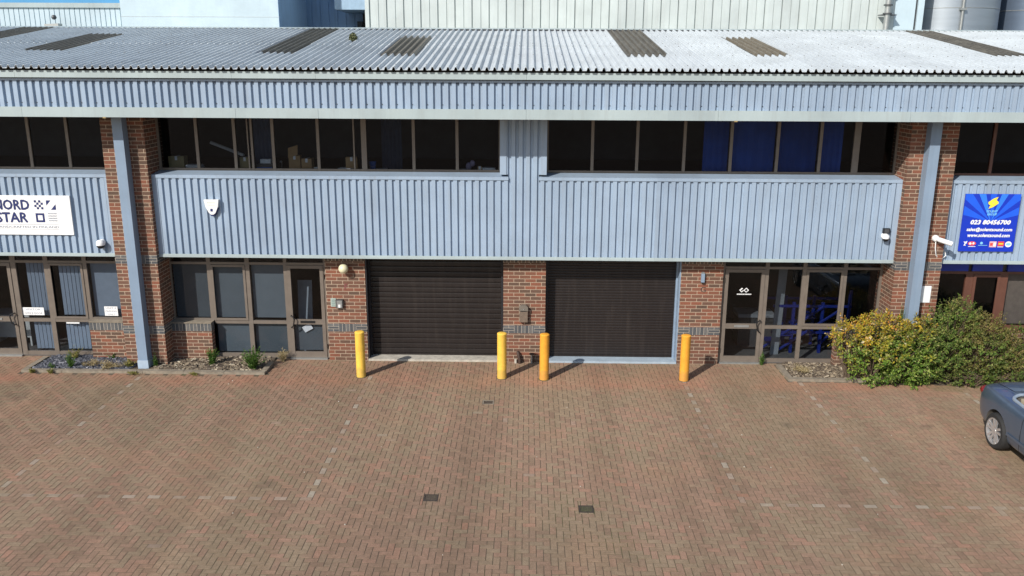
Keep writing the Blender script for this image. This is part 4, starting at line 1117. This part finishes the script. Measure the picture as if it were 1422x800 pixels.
# silos
STEELSHADE = plain('stainless_steel_shade', (.13,.17,.23), .45, .6, var=.1, scale=1.2, sc=(.3,.3,3))  # darker copy of the steel, the second silo's shade mixed into the colour
def silo(x, y, rad, label, mat):
    r = empty('silo', (x, y, 0), label, 'silo', group='steel silos behind the roof')
    mb = MB(); mb.lathe((x, y, 0), [(rad, 0), (rad, 12.5), (rad*.3, 13.2), (0, 13.3)], 64); mb.build('shell', mat, r)
    for z in (2.2, 4.4, 6.6, 8.13, 10.4):
        mb = MB(); mb.tube([(x+(rad+.002)*math.cos(2*math.pi*k/64), y+(rad+.002)*math.sin(2*math.pi*k/64), z) for k in range(64)], .012, 6, closed=True); mb.build('weld_seam', METAL, r)
    a = R(-97); px, py = x+(rad+.06)*math.cos(a), y+(rad+.06)*math.sin(a)
    mb = MB(); mb.tube([(px, py, 0), (px, py, 12.4)], .045, 12); mb.build('pipe', METAL, r)
    for z in (3, 5.5, 8.08, 10.5): mb = MB(); mb.obox((px, py, z), (.09, 0, 0), (0, .07, 0), (0, 0, .03)); mb.build('bracket', METAL, r)
silo(13.4, 11.1, 1.55, 'broad pale stainless steel silo right of the warehouse corner', STEEL)
silo(16.75, 11.9, 1.6, 'steel silo with blue grey shade in its colour at the right edge behind the roof', STEELSHADE)
# flue pipe on the warehouse
r = empty('flue_pipe', (10.9, YB-.25, 6.6), 'grey flue pipe with flanges standing before the right end of the warehouse', 'pipe')
mb = MB(); mb.tube([(10.62, YB-.3, 6.2), (10.62, YB-.3, 11)], .085, 16); mb.build('pipe', METAL, r)
mb = MB()
for z in (7.88, 8.12, 8.62, 9.2): mb.lathe((10.62, YB-.3, z), [(0, 0), (.13, 0), (.13, .035), (0, .035)], 16)
mb.obox((10.66, YB-.2, 7.86), (.23, 0, 0), (0, .14, 0), (0, 0, .012)); mb.build('flange', DKGREY, r)
# small vent on the shed wall
r = empty('roof_vent', (-14.1, 8.4, 7.1), 'small dark roof vent before the white shed at far left', 'vent')
mb = MB(); mb.tube([(-14.1, 8.4, 6.4), (-14.1, 8.4, 7.42)], .03, 8); mb.build('stem', DKGREY, r)
mb = MB(); mb.lathe((-14.07, 8.4, 7.68), [(0, -.07), (.05, -.05), (.075, 0), (.05, .06), (0, .075)], 14); mb.build('cowl', DKGREY, r)
mb = MB(); mb.obox((-14.12, 8.4, 7.45), (.21, 0, .01), (0, .12, 0), (0, 0, .045)); mb.build('base', METAL, r, bevel=.02)
# moss clump on the roof
def moss():
    x, y = -4.06, 2.75; z = rz(y)+.045
    mb = MB()
    for _ in range(420):
        d = Vector((random.gauss(0, 1), random.gauss(0, 1), abs(random.gauss(0, 1)))).normalized()*random.random()**.4
        p = Vector((d.x*.10, d.y*.13, d.z*.17)); s = random.uniform(.012, .03)
        t = Vector((random.uniform(-1, 1), random.uniform(-1, 1), random.uniform(-1, 1))).normalized(); q = t.orthogonal().normalized()
        mb.face([p-t*s, p-q*s, p+t*s, p+q*s])
    o = mb.build('moss_clump', MOSS); o.location = (x, y, z)
    tag(o, 'grey green clump of moss growing on the corrugated roof', 'moss')
moss()

# ------------------------------------------------------------------ plants
def leafmesh(name, mats, leaves, stems, parent, attr=None):
    """leaves: list of (pos, dir, normal, length, width, tint)"""
    v, f, t = [], [], []
    for (p, d, n, l, w, ti) in leaves:
        s = d.cross(n).normalized(); nn = s.cross(d).normalized(); b = len(v)
        v += [tuple(p), tuple(p+d*l*.45+s*w*.5+nn*l*.06), tuple(p+d*l-nn*l*.08), tuple(p+d*l*.45-s*w*.5+nn*l*.06)]
        f.append((b, b+1, b+2, b+3)); t.append(ti)
    me = bpy.data.meshes.new(name); me.from_pydata(v, [], f); me.materials.append(mats)
    a = me.attributes.new('tint', 'FLOAT', 'FACE'); a.data.foreach_set('value', t)
    o = link(bpy.data.objects.new(name, me)); o.parent = parent
    return o
from mathutils import noise as mnoise
def bush(loc, blobs, n, lsize, mat, label, tintfn, stemcol, seed, up=.25, flower=None):
    rnd = random.Random(seed)
    r = empty('shrub', loc, label, 'shrub')
    L_ = []; stems = MB(); ends = []
    tot = sum(b[3]*b[4]*b[5] for b in blobs)
    for (cx, cy, cz, rx, ry, rzz) in blobs:
        m = int(n*rx*ry*rzz/tot/3.3)
        for _ in range(m):
            d = Vector((rnd.gauss(0, 1), rnd.gauss(0, 1), rnd.gauss(0, 1)+.15)).normalized()
            q = d*1.7 + Vector((cx, cy, cz))*2; nz = mnoise.noise(q*1.5)*.26 + mnoise.noise(q*3.7)*.15
            rad = (1+nz)*(1-abs(rnd.gauss(0, .16)))
            if rnd.random() < .05: rad *= 1+rnd.random()*.28
            p = Vector((cx+d.x*rx*rad, cy+d.y*ry*rad, cz+d.z*rzz*rad))
            if p.z < .01: continue
            gap = mnoise.noise((p+Vector(loc))*5.2)
            if gap < -.20 and rnd.random() < .8: continue
            # a sprig: short twig with leaves set along it
            ax = (d*.8 + Vector((rnd.uniform(-1, 1), rnd.uniform(-1, 1), rnd.uniform(-.4, 1)))*.75 + Vector((0, 0, up))).normalized()
            if ax.z < -.5: ax.z = -.2; ax.normalize()
            sl = lsize*rnd.uniform(1.2, 2.6); k_ = rnd.randint(5, 9); tb = tintfn(p, rnd); side = ax.orthogonal().normalized()
            scale = rnd.uniform(.75, 1.2)
            if rad > .93: stems.tube([p, p+ax*sl], [.004, .0015], 4, caps=False)
            for q_ in range(k_):
                t_ = (q_+.6)/k_; ang = q_*2.4 + rnd.uniform(-.4, .4)
                s2 = (Matrix.Rotation(ang, 3, ax) @ side)
                dd = (s2*(1.0-.45*t_) + ax*(.35+.6*t_) + Vector((rnd.uniform(-.2, .2), rnd.uniform(-.2, .2), rnd.uniform(-.25, .15)))).normalized()
                nn = (ax*.7 - s2*.35 + Vector((rnd.uniform(-.3, .3), rnd.uniform(-.3, .3), rnd.uniform(-.1, .6)))).normalized()
                if abs(nn.dot(dd)) > .95: nn = dd.orthogonal()
                l = lsize*scale*rnd.uniform(.6, 1.25)*(1.1-.45*t_)
                L_.append((p+ax*sl*t_, dd, nn, l, l*rnd.uniform(.42, .6), max(0, min(1, tb+.18*(t_-.5)+rnd.gauss(0, .08)))))
        for _ in range(int(10+30*rx)):
            d = Vector((rnd.gauss(0, 1), rnd.gauss(0, 1), abs(rnd.gauss(0, 1))+.4)).normalized()
            e = Vector((cx+d.x*rx*.95, cy+d.y*ry*.95, cz+d.z*rzz*1.0)); e.z = max(.1, e.z)
            b0_ = Vector((cx*.7+rnd.uniform(-.1, .1), cy*.5, 0)); mid = b0_.lerp(e, .5)+Vector((rnd.uniform(-.1, .1), rnd.uniform(-.1, .1), .1))
            stems.tube([b0_, mid, e], [.012, .008, .003], 5, caps=False)
    leafmesh('foliage', mat, L_, None, r)
    stems.build('stems', stemcol, r, local=True)
    return r
TWIG = plain('twig_brown', (.10,.07,.045), .9)
LEAF1 = islandmat('leaf_gold_green', [(0, (.055,.115,.018)), (.45, (.125,.225,.032)), (.8, (.22,.31,.048)), (1, (.38,.40,.14))], .5, attr='tint', trans=.25,
                  attrcols=[(0, (.19,.21,.028)), (.3, (.42,.34,.032)), (.62, (.56,.37,.030)), (.85, (.48,.19,.038)), (.96, (.54,.42,.15)), (1, (.66,.58,.44))])
LEAF2 = islandmat('leaf_olive_green', [(0, (.048,.095,.017)), (.5, (.115,.19,.033)), (.85, (.19,.25,.05)), (1, (.28,.28,.09))], .55, attr='tint', trans=.22,
                  attrcols=[(0, (.12,.105,.030)), (.5, (.20,.18,.045)), (.85, (.27,.22,.07)), (1, (.34,.23,.11))])
def t1(p, rnd): return .27 + .95*(p.z-.75)/.7 - .30*(p.x+.1) + rnd.gauss(0, .28) + mnoise.noise(p*2.3)*.8
def t2(p, rnd): return .30 + .25*(p.x+.1) + rnd.gauss(0, .25) + mnoise.noise(p*1.9+Vector((9, 3, 1)))*1.1 + .12*p.x
bush((7.22, -.90, 0), [(-.30, .05, .85, .44, .40, .38), (.22, -.02, .95, .56, .48, .48), (.05, -.12, .50, .52, .46, .50), (.62, -.08, .55, .48, .48, .62), (-.62, .1, .95, .18, .2, .16), (.95, .0, .9, .30, .35, .42), (.85, -.12, .38, .42, .42, .42)],
     7200, .075, LEAF1, 'dense shrub with golden orange and green leaves at left of the planting', t1, TWIG, 3)
bush((8.95, -.86, 0), [(-.62, -.12, .62, .42, .44, .62), (-.62, -.1, 1.05, .26, .3, .3), (.0, .05, 1.05, .55, .45, .62), (-.30, -.05, .65, .55, .48, .62), (.55, -.02, .75, .62, .46, .60), (.10, .08, 1.5, .26, .25, .30), (.95, 0, .55, .45, .42, .5), (.42, -.05, 1.15, .34, .32, .34)],
     11000, .062, LEAF2, 'tall dull olive green shrub standing next to the steel column', t2, TWIG, 5)
bush((10.65, -.78, 0), [(-.2, 0, .60, .58, .45, .55), (.5, .02, .65, .65, .45, .52), (1.2, 0, .6, .6, .45, .5)],
     4800, .06, LEAF2, 'low spreading olive shrub behind the parked blue car', lambda p, r_: t2(p, r_)+.1, TWIG, 8)
bush((9.35, -1.22, 0), [(-.1, 0, .14, .5, .16, .15), (.6, .02, .16, .42, .15, .16)],
     900, .06, islandmat('leaf_fresh_green', [(0, (.05,.085,.018)), (.5, (.10,.155,.03)), (1, (.19,.22,.05))], .5, trans=.25), 'low strip of fresh green growth at the foot of the olive shrub', lambda p, r_: 0, TWIG, 11)

# weeds
def weed(loc, h, w, n, mat, label, seed, leafl=.05, narrow=.16, name='weed', cat='weed'):
    rnd = random.Random(seed); r = empty(name, loc, label, cat); L_ = []; st = MB()
    for k in range(n):
        a = rnd.uniform(0, 2*math.pi); lean = rnd.random()**.7*w; hh = h*rnd.uniform(.45, 1)*(1-.35*lean/w)
        e = Vector((math.cos(a)*lean, math.sin(a)*lean, hh)); b_ = Vector((rnd.uniform(-.03, .03), rnd.uniform(-.03, .03), 0))
        mid = b_.lerp(e, .55)+Vector((0, 0, hh*.12)); st.tube([b_, mid, e], [.005, .004, .0015], 4, caps=False)
        for j in range(12):
            t = (j+1)/12; p = b_*(1-t)**2+mid*2*t*(1-t)+e*t*t
            b2 = rnd.uniform(0, 2*math.pi); d = Vector((math.cos(b2), math.sin(b2), rnd.uniform(.2, 1.1))).normalized()
            L_.append((p, d, Vector((rnd.uniform(-.5, .5), rnd.uniform(-.5, .5), 1)).normalized(), leafl*rnd.uniform(.6, 1.3)*(1.2-.5*t), leafl*narrow*2, rnd.random()))
    L_ = [(p, d, (n_ if abs(n_.dot(d)) < .95 else d.orthogonal()), l, wd, ti) for (p, d, n_, l, wd, ti) in L_]
    leafmesh('leaves', mat, L_, None, r); st.build('stems', mat, r, local=True); return r
WEEDG = islandmat('weed_green', [(0, (.03,.075,.012)), (.5, (.07,.15,.022)), (1, (.14,.22,.05))], .55, trans=.25)
WEEDY = islandmat('weed_yellow', [(0, (.12,.14,.03)), (.5, (.24,.22,.05)), (1, (.36,.30,.12))], .6, trans=.2)
DRY = islandmat('dry_grass', [(0, (.20,.15,.07)), (.5, (.36,.28,.14)), (1, (.52,.44,.27))], .8, trans=.2)
weed((-5.83, -.70, .01), .62, .30, 64, WEEDG, 'tall bushy green weed at the corner of the left bed', 21, .075)
weed((-6.80, -.45, .01), .50, .16, 34, WEEDG, 'narrow upright green weed beside the low brick wall', 22, .07)
weed((-9.78, -.70, .01), .40, .14, 26, WEEDG, 'small green weed growing in the slate chips', 23, .055)
weed((-9.98, -.12, .01), .32, .22, 18, WEEDY, 'yellowish weed under the far left window', 24, .06)
weed((-10.15, -.78, .01), .16, .09, 8, WEEDG, 'tiny green weed at the kerb in front of the slate chips', 25, .045)
weed((-9.15, -.10, .01), .15, .15, 8, WEEDG, 'flat green weed close to the left low wall', 26, .05)
weed((-8.52, -.63, .01), .24, .17, 26, WEEDY, 'yellow green clump of weed at the foot of the left column', 27, .06)
weed((-7.99, -.60, .01), .34, .07, 10, WEEDG, 'dark green weed squeezed against the left column base', 28, .06)
weed((-5.35, -.10, .0), .30, .22, 22, DRY, 'dry straw coloured tuft next to the left office door', 29, .09, .06, 'grass_tuft', 'grass tuft')
weed((-8.95, -.72, .01), .16, .36, 34, DRY, 'wide dry grass tuft in front of the left brick pier', 30, .10, .05, 'grass_tuft', 'grass tuft')
weed((-9.35, -.55, .01), .14, .26, 24, DRY, 'dry grass tuft among the slate chips', 31, .10, .05, 'grass_tuft', 'grass tuft')
weed((5.95, -.45, .01), .16, .30, 34, DRY, 'dry straw coloured grass tuft in the right bed by the kerb', 32, .10, .05, 'grass_tuft', 'grass tuft')
weed((5.24, -.02, .0), .32, .05, 12, WEEDG, 'green weed growing up the right office door frame', 33, .06)
weed((-10.45, -1.02, .0), .13, .07, 10, WEEDY, 'tiny yellow weed outside the left end of the kerb', 34, .05)
weed((-10.05, -1.02, .0), .12, .08, 9, WEEDY, 'tiny yellow weed outside the kerb near the slate chips', 35, .05)
weed((-8.3, -1.02, .0), .07, .22, 16, WEEDY, 'low creeping weed in the joint before the left column', 36, .05)
weed((-7.0, -1.02, .0), .06, .20, 14, WEEDY, 'low creeping weed in the joint before the narrow green weed', 37, .05)
weed((7.95, -.50, 1.05), .62, .12, 14, WEEDG, 'tall thin green shoots above the golden shrub by right pier', 38, .05)

# ------------------------------------------------------------------ car
def carpaint():
    m, nt, b = nodes('car_paint_blue'); g = geo(nt)
    f = noise(nt, g.outputs['Position'], 3, 3)
    L(nt, ramp(nt, f, [(.3, (.085,.125,.185)), (.7, (.095,.137,.20))]), b.inputs['Base Color'])
    b.inputs['Metallic'].default_value = .5; b.inputs['Roughness'].default_value = .36
    b.inputs['Coat Weight'].default_value = .7; b.inputs['Coat Roughness'].default_value = .06
    return m
PAINT = carpaint()
TYRE = plain('tyre_rubber', (.018,.018,.018), .8)
ALLOY = plain('alloy_silver', (.62,.62,.63), .28, .7, var=.04)
LEATHER = plain('leather_beige', (.42,.36,.25), .6)
CHROME = plain('satin_trim', (.42,.50,.60), .3, .5, var=.03)
TAILRED = plain('tail_light_red', (.15,.007,.007), .15, coat=1)
CARPET = plain('car_carpet', (.11,.10,.085), .95)
def car():
    r = empty('parked_car', (8.99, -5.475, 0), 'blue open top convertible car with alloy wheels parked at the right edge', 'car', R(-90))
    st = [(-2.20, .52, .50, .70, .76), (-2.17, .72, .36, .84, .90), (-2.02, .82, .25, .925, .985), (-1.6, .872, .2, .945, 1.02), (-1.0, .885, .18, .935, 1.0), (-.3, .885, .18, .925, .97),
          (.5, .885, .18, .915, .95), (1.0, .88, .18, .885, .95), (1.5, .865, .2, .82, .89), (1.95, .82, .22, .74, .80), (2.2, .72, .26, .66, .70), (2.32, .5, .36, .57, .60)]
    V_, F_ = [], []
    for (x, w, zb, zs_, zt) in st:
        half = [(0, zb), (w*.86, zb), (w*.965, zb+.10), (w*1.0, (zb+zs_)*.5), (w*.985, zs_-.12), (w*.95, zs_-.03), (w*.86, zs_+.012), (w*.5, zt-.008), (0, zt)]
        ring = [(x, -a, b) for a, b in half] + [(x, a, b) for a, b in half[-2:0:-1]]
        V_ += ring
    K = 16
    for s in range(len(st)-1):
        for k in range(K):
            a, b = s*K+k, s*K+(k+1) % K; F_.append((a, b, b+K, a+K))
    F_.append(tuple(range(K-1, -1, -1))); F_.append(tuple((len(st)-1)*K+k for k in range(K)))
    me = bpy.data.meshes.new('hull'); me.from_pydata(V_, [], F_)
    bm = bmesh.new(); bm.from_mesh(me); bmesh.ops.recalc_face_normals(bm, faces=bm.faces); bm.to_mesh(me); bm.free()
    for p in me.polygons: p.use_smooth = True
    me.materials.append(PAINT); me.materials.append(CARPET)
    o = link(bpy.data.objects.new('body', me)); sm_ = o.modifiers.new('s', 'SUBSURF'); sm_.levels = 3; sm_.render_levels = 3
    def cutter(build):
        bm = bmesh.new(); build(bm); m_ = bpy.data.meshes.new('cut'); bm.to_mesh(m_); bm.free()
        m_.materials.append(PAINT); m_.materials.append(CARPET)
        for p in m_.polygons: p.material_index = 1
        c = link(bpy.data.objects.new('cut', m_)); md = o.modifiers.new('b', 'BOOLEAN'); md.operation = 'DIFFERENCE'; md.solver = 'EXACT'; md.object = c
        return c
    cuts = []
    for x in (-1.325, 1.33):
        for s in (-1, 1):
            cuts.append(cutter(lambda bm: bmesh.ops.create_cone(bm, cap_ends=True, segments=40, radius1=.365, radius2=.365, depth=.34, matrix=Matrix.Translation((x, s*.82, .33)) @ Matrix.Rotation(R(90), 4, 'X'))))
    def cock(bm):
        pts = []; x0, x1, h = -1.30, .80, .70; rr = .16
        for (cx, cy, a0) in ((x1-rr, h-rr, 0), (x0+rr, h-rr, 90), (x0+rr, -h+rr, 180), (x1-rr, -h+rr, 270)):
            for k in range(7): a = R(a0+15*k); pts.append((cx+rr*math.cos(a), cy+rr*math.sin(a)))
        lo = [bm.verts.new((x, y, .42)) for x, y in pts]; hi = [bm.verts.new((x, y, 1.4)) for x, y in pts]
        n = len(pts)
        bm.faces.new(lo[::-1]); bm.faces.new(hi)
        for k in range(n): bm.faces.new((lo[k], lo[(k+1) % n], hi[(k+1) % n], hi[k]))
    cuts.append(cutter(cock))
    dg = bpy.context.evaluated_depsgraph_get(); dg.update()
    m2 = bpy.data.meshes.new_from_object(o.evaluated_get(dg))
    o.modifiers.clear(); o.data = m2
    for c in cuts: bpy.data.objects.remove(c)
    try: m2.set_sharp_from_angle(angle=R(38))
    except Exception: pass
    o.parent = r
    P = lambda n, mb, mat, par=r, **k: mb.build(n, mat, par, local=True, **k)
    # cockpit rim
    pts = []; x0, x1, h = -1.30, .80, .705; rr = .165
    def ztop(x, y):
        zc = 1.0 + (.95-1.0)*(x+1.0)/1.5 if x > -1.0 else 1.005
        ww = abs(y)/.885; return zc - (.075*max(0, (ww-.5))/.36 if ww > .5 else 0) + .012
    for (cx, cy, a0) in ((x1-rr, h-rr, 0), (x0+rr, h-rr, 90), (x0+rr, -h+rr, 180), (x1-rr, -h+rr, 270)):
        for k in range(7): a = R(a0+15*k); pts.append((cx+rr*math.cos(a), cy+rr*math.sin(a)))
    mb = MB(); mb.tube([(x, y, ztop(x, y)) for x, y in pts], .03, 8, closed=True); P('cockpit_trim', mb, CHROME)
    # wheels
    for x in (-1.325, 1.33):
        for s in (-1, 1):
            c = (x, s*.775, .318)
            mb = MB(); w = .11; prof = [(.225, -w), (.285, -w), (.31, -w*.8), (.318, -w*.4), (.318, w*.4), (.31, w*.8), (.285, w), (.225, w)]
            for (r0, h0), (r1, h1) in zip(prof[:-1], prof[1:]):
                for k in range(40):
                    a, b = 2*math.pi*k/40, 2*math.pi*(k+1)/40
                    q = lambda R_, H_, A_: (c[0]+R_*math.cos(A_), c[1]+H_, c[2]+R_*math.sin(A_))
                    mb.face([q(r0,h0,a), q(r1,h1,a), q(r1,h1,b), q(r0,h0,b)], None, 0, True)
            wh = P('wheel', mb, TYRE)
            mb = MB(); yo = s*.095
            def ring(r0, r1, y0, y1):
                for k in range(40):
                    a, b = 2*math.pi*k/40, 2*math.pi*(k+1)/40
                    q = lambda R_, H_, A_: (c[0]+R_*math.cos(A_), c[1]+H_, c[2]+R_*math.sin(A_))
                    mb.face([q(r0,y0,a), q(r1,y1,a), q(r1,y1,b), q(r0,y0,b)], None, 0, True)
            ring(.232, .205, s*.112, s*.10); ring(.205, .195, s*.10, s*.03); ring(.195, .19, s*.03, -s*.1)
            for k in range(5):
                A = R(90+72*k)
                for dA in (-.16, .16):
                    u_ = Vector((math.cos(A), 0, math.sin(A))); v_ = Vector((math.cos(A+dA*1.35), 0, math.sin(A+dA*1.35)))
                    a = Vector((c[0], c[1]+yo*.85, c[2])) + u_*.045 + Vector((-math.sin(A), 0, math.cos(A)))*dA*.12; b = Vector((c[0], c[1]+yo, c[2])) + v_*.212
                    d = (b-a); t = d.normalized(); sd = t.cross(Vector((0, 1, 0))).normalized()
                    mb.obox((a+b)/2, d/2, sd*.021, Vector((0, .012, 0)))
            mb.lathe((c[0], c[1]+yo*.9, c[2]), [(0, s*.012), (.05, s*.01), (.062, -s*.012)], 20, axis='y')
            P('rim', mb, ALLOY, wh)
            mb = MB(); ring(.188, .0, s*.02, s*.02); P('brake_disc', mb, DKGREY, wh)
    # tail lights, head lights
    for s in (-1, 1):
        mb = MB(); n = 8
        mb.lathe((0, 0, 0), [(math.sin(math.pi*k/n), -math.cos(math.pi*k/n)) for k in range(n+1)], 16)
        mb.v = [(-2.045+v[0]*.095, s*(.70)+v[1]*.105, .80+v[2]*.085) for v in mb.v]; P('tail_light', mb, TAILRED)
        mb = MB(); mb.lathe((0, 0, 0), [(math.sin(math.pi*k/n), -math.cos(math.pi*k/n)) for k in range(n+1)], 16)
        mb.v = [(2.06+v[0]*.17, s*.62+v[1]*.17, .66+v[2]*.075) for v in mb.v]; P('headlight', mb, STEEL)
        # mirror
        mb = MB(); mb.lathe((0, 0, 0), [(math.sin(math.pi*k/n), -math.cos(math.pi*k/n)) for k in range(n+1)], 14)
        mb.v = [(.62+v[0]*.07, s*1.0+v[1]*.11, 1.02+v[2]*.07) for v in mb.v]; mb.tube([(.62, s*.80, .90), (.62, s*.95, 1.0)], .03, 8); P('door_mirror', mb, PAINT)
        # door handle, door gaps
        mb = MB(); mb.tube([(-.42, s*.887, .79), (-.40, s*.905, .795), (-.24, s*.905, .795), (-.22, s*.887, .79)], .012, 8); d = None
        P('door_handle', mb, PAINT)
        mb = MB()
        for x in (-.58, .70): mb.tube([(x, s*.866, .30), (x, s*.882, .55), (x, s*.874, .80), (x, s*.845, .90)], .004, 5)
        mb.tube([(-.58, s*.868, .30), (.70, s*.868, .30)], .004, 5); P('door_gap', mb, BLACK)
        mb = MB(); mb.obox((0, s*.883, .44), (.95, 0, 0), (0, .008, 0), (0, 0, .022)); P('side_strip', mb, PAINT, bevel=.006)
        # seats
        for (x, w_) in ((.0, .24), (-.78, .26)):
            y = s*.34
            mb = MB(); mb.obox((x+.02, y, .50), (.24, 0, .02), (0, w_, 0), (0, 0, .09)); P('seat', mb, LEATHER, bevel=.05)
            mb = MB(); mb.obox((x-.27, y, .76), (.06, 0, .015), (0, w_, 0), (-.05, 0, .24)); P('seat_back', mb, LEATHER, bevel=.05)
            mb = MB(); mb.obox((x-.345, y, 1.06), (.04, 0, .01), (0, .12, 0), (-.01, 0, .065)); P('headrest', mb, LEATHER, bevel=.03)
    # windscreen
    mb = MB(); A = [(.86, -.68, .945), (.40, -.56, 1.36), (.36, 0, 1.385), (.40, .56, 1.36), (.86, .68, .945)]
    mb.tube(A, .026, 8); P('windscreen_frame', mb, PAINT)
    mb = MB(); mb.face([(.89, 0, .955), (.37, 0, 1.38), (.40, -.55, 1.36), (.86, -.67, .95)]); mb.face([(.86, .67, .95), (.40, .55, 1.36), (.37, 0, 1.38), (.89, 0, .955)]); P('windscreen', mb, GLASS)
    mb = MB(); mb.obox((.66, 0, .86), (.18, 0, .0), (0, .64, 0), (0, 0, .07)); P('dashboard', mb, CARPET, bevel=.03)
    mb = MB(); ctr = Vector((.36, .34, .88)); tu = Vector((.35, 0, .94)).normalized(); tv = Vector((0, 1, 0))
    mb.tube([ctr + tu*.18*math.cos(2*math.pi*k/20) + tv*.18*math.sin(2*math.pi*k/20) for k in range(20)], .014, 6, closed=True)
    mb.tube([ctr-tv*.17, ctr+tv*.17], .016, 6); P('steering_wheel', mb, BLACK)
    # boot lid seam
    mb = MB(); mb.tube([(-1.42, -.56, 1.003), (-1.42, 0, 1.022), (-1.42, .56, 1.003)], .005, 5); mb.tube([(-1.42, -.56, 1.003), (-1.95, -.60, .985), (-2.10, -.58, .93)], .005, 5); mb.tube([(-1.42, .56, 1.003), (-1.95, .60, .985), (-2.10, .58, .93)], .005, 5); P('boot_seam', mb, BLACK)
car()

# ------------------------------------------------------------------ camera
f_, th, yaw, roll = 1184.28, .256664, -.0165765, .004936
fw = Vector((math.sin(yaw)*math.cos(th), math.cos(yaw)*math.cos(th), -math.sin(th)))
r0 = Vector((math.cos(yaw), -math.sin(yaw), 0)); u0 = r0.cross(fw)
Rv = r0*math.cos(roll)+u0*math.sin(roll); Uv = -r0*math.sin(roll)+u0*math.cos(roll)
cam = bpy.data.cameras.new('camera'); co = link(bpy.data.objects.new('camera', cam))
M = Matrix(((Rv.x, Uv.x, -fw.x, .0168), (Rv.y, Uv.y, -fw.y, -17.904), (Rv.z, Uv.z, -fw.z, 6.4), (0, 0, 0, 1)))
co.matrix_world = M
cam.sensor_width = 36; cam.lens = f_/1422*36; cam.clip_end = 2000; cam.clip_start = .1
C.camera = co

# ------------------------------------------------------------------ light
sd = Vector((.75, 1, -.86)).normalized()
elev = math.asin(-sd.z)
su = bpy.data.lights.new('sun', 'SUN'); su.energy = 4.2; su.angle = R(.55); su.color = (1, .95, .88)
so = link(bpy.data.objects.new('sun', su)); so.rotation_euler = sd.to_track_quat('-Z', 'Y').to_euler(); so.location = (-20, -30, 25)
wd = bpy.data.worlds.new('World'); C.world = wd; wd.use_nodes = True
nt = wd.node_tree; bg = nt.nodes['Background']
sk = nt.nodes.new('ShaderNodeTexSky'); sk.sky_type = 'NISHITA'; sk.sun_disc = False
sk.sun_elevation = elev; sk.sun_rotation = math.atan2(-sd.x, -sd.y) % (2*math.pi)
sk.air_density = 1.0; sk.dust_density = .8; sk.ozone_density = 1.0
L(nt, sk.outputs[0], bg.inputs[0]); bg.inputs[1].default_value = .12
C.view_settings.view_transform = 'Standard'; C.view_settings.look = 'None'; C.view_settings.exposure = 0.22; C.view_settings.gamma = 1
C.render.engine = 'CYCLES'
try: C.cycles.max_bounces = 8; C.cycles.transparent_max_bounces = 12
except Exception: pass
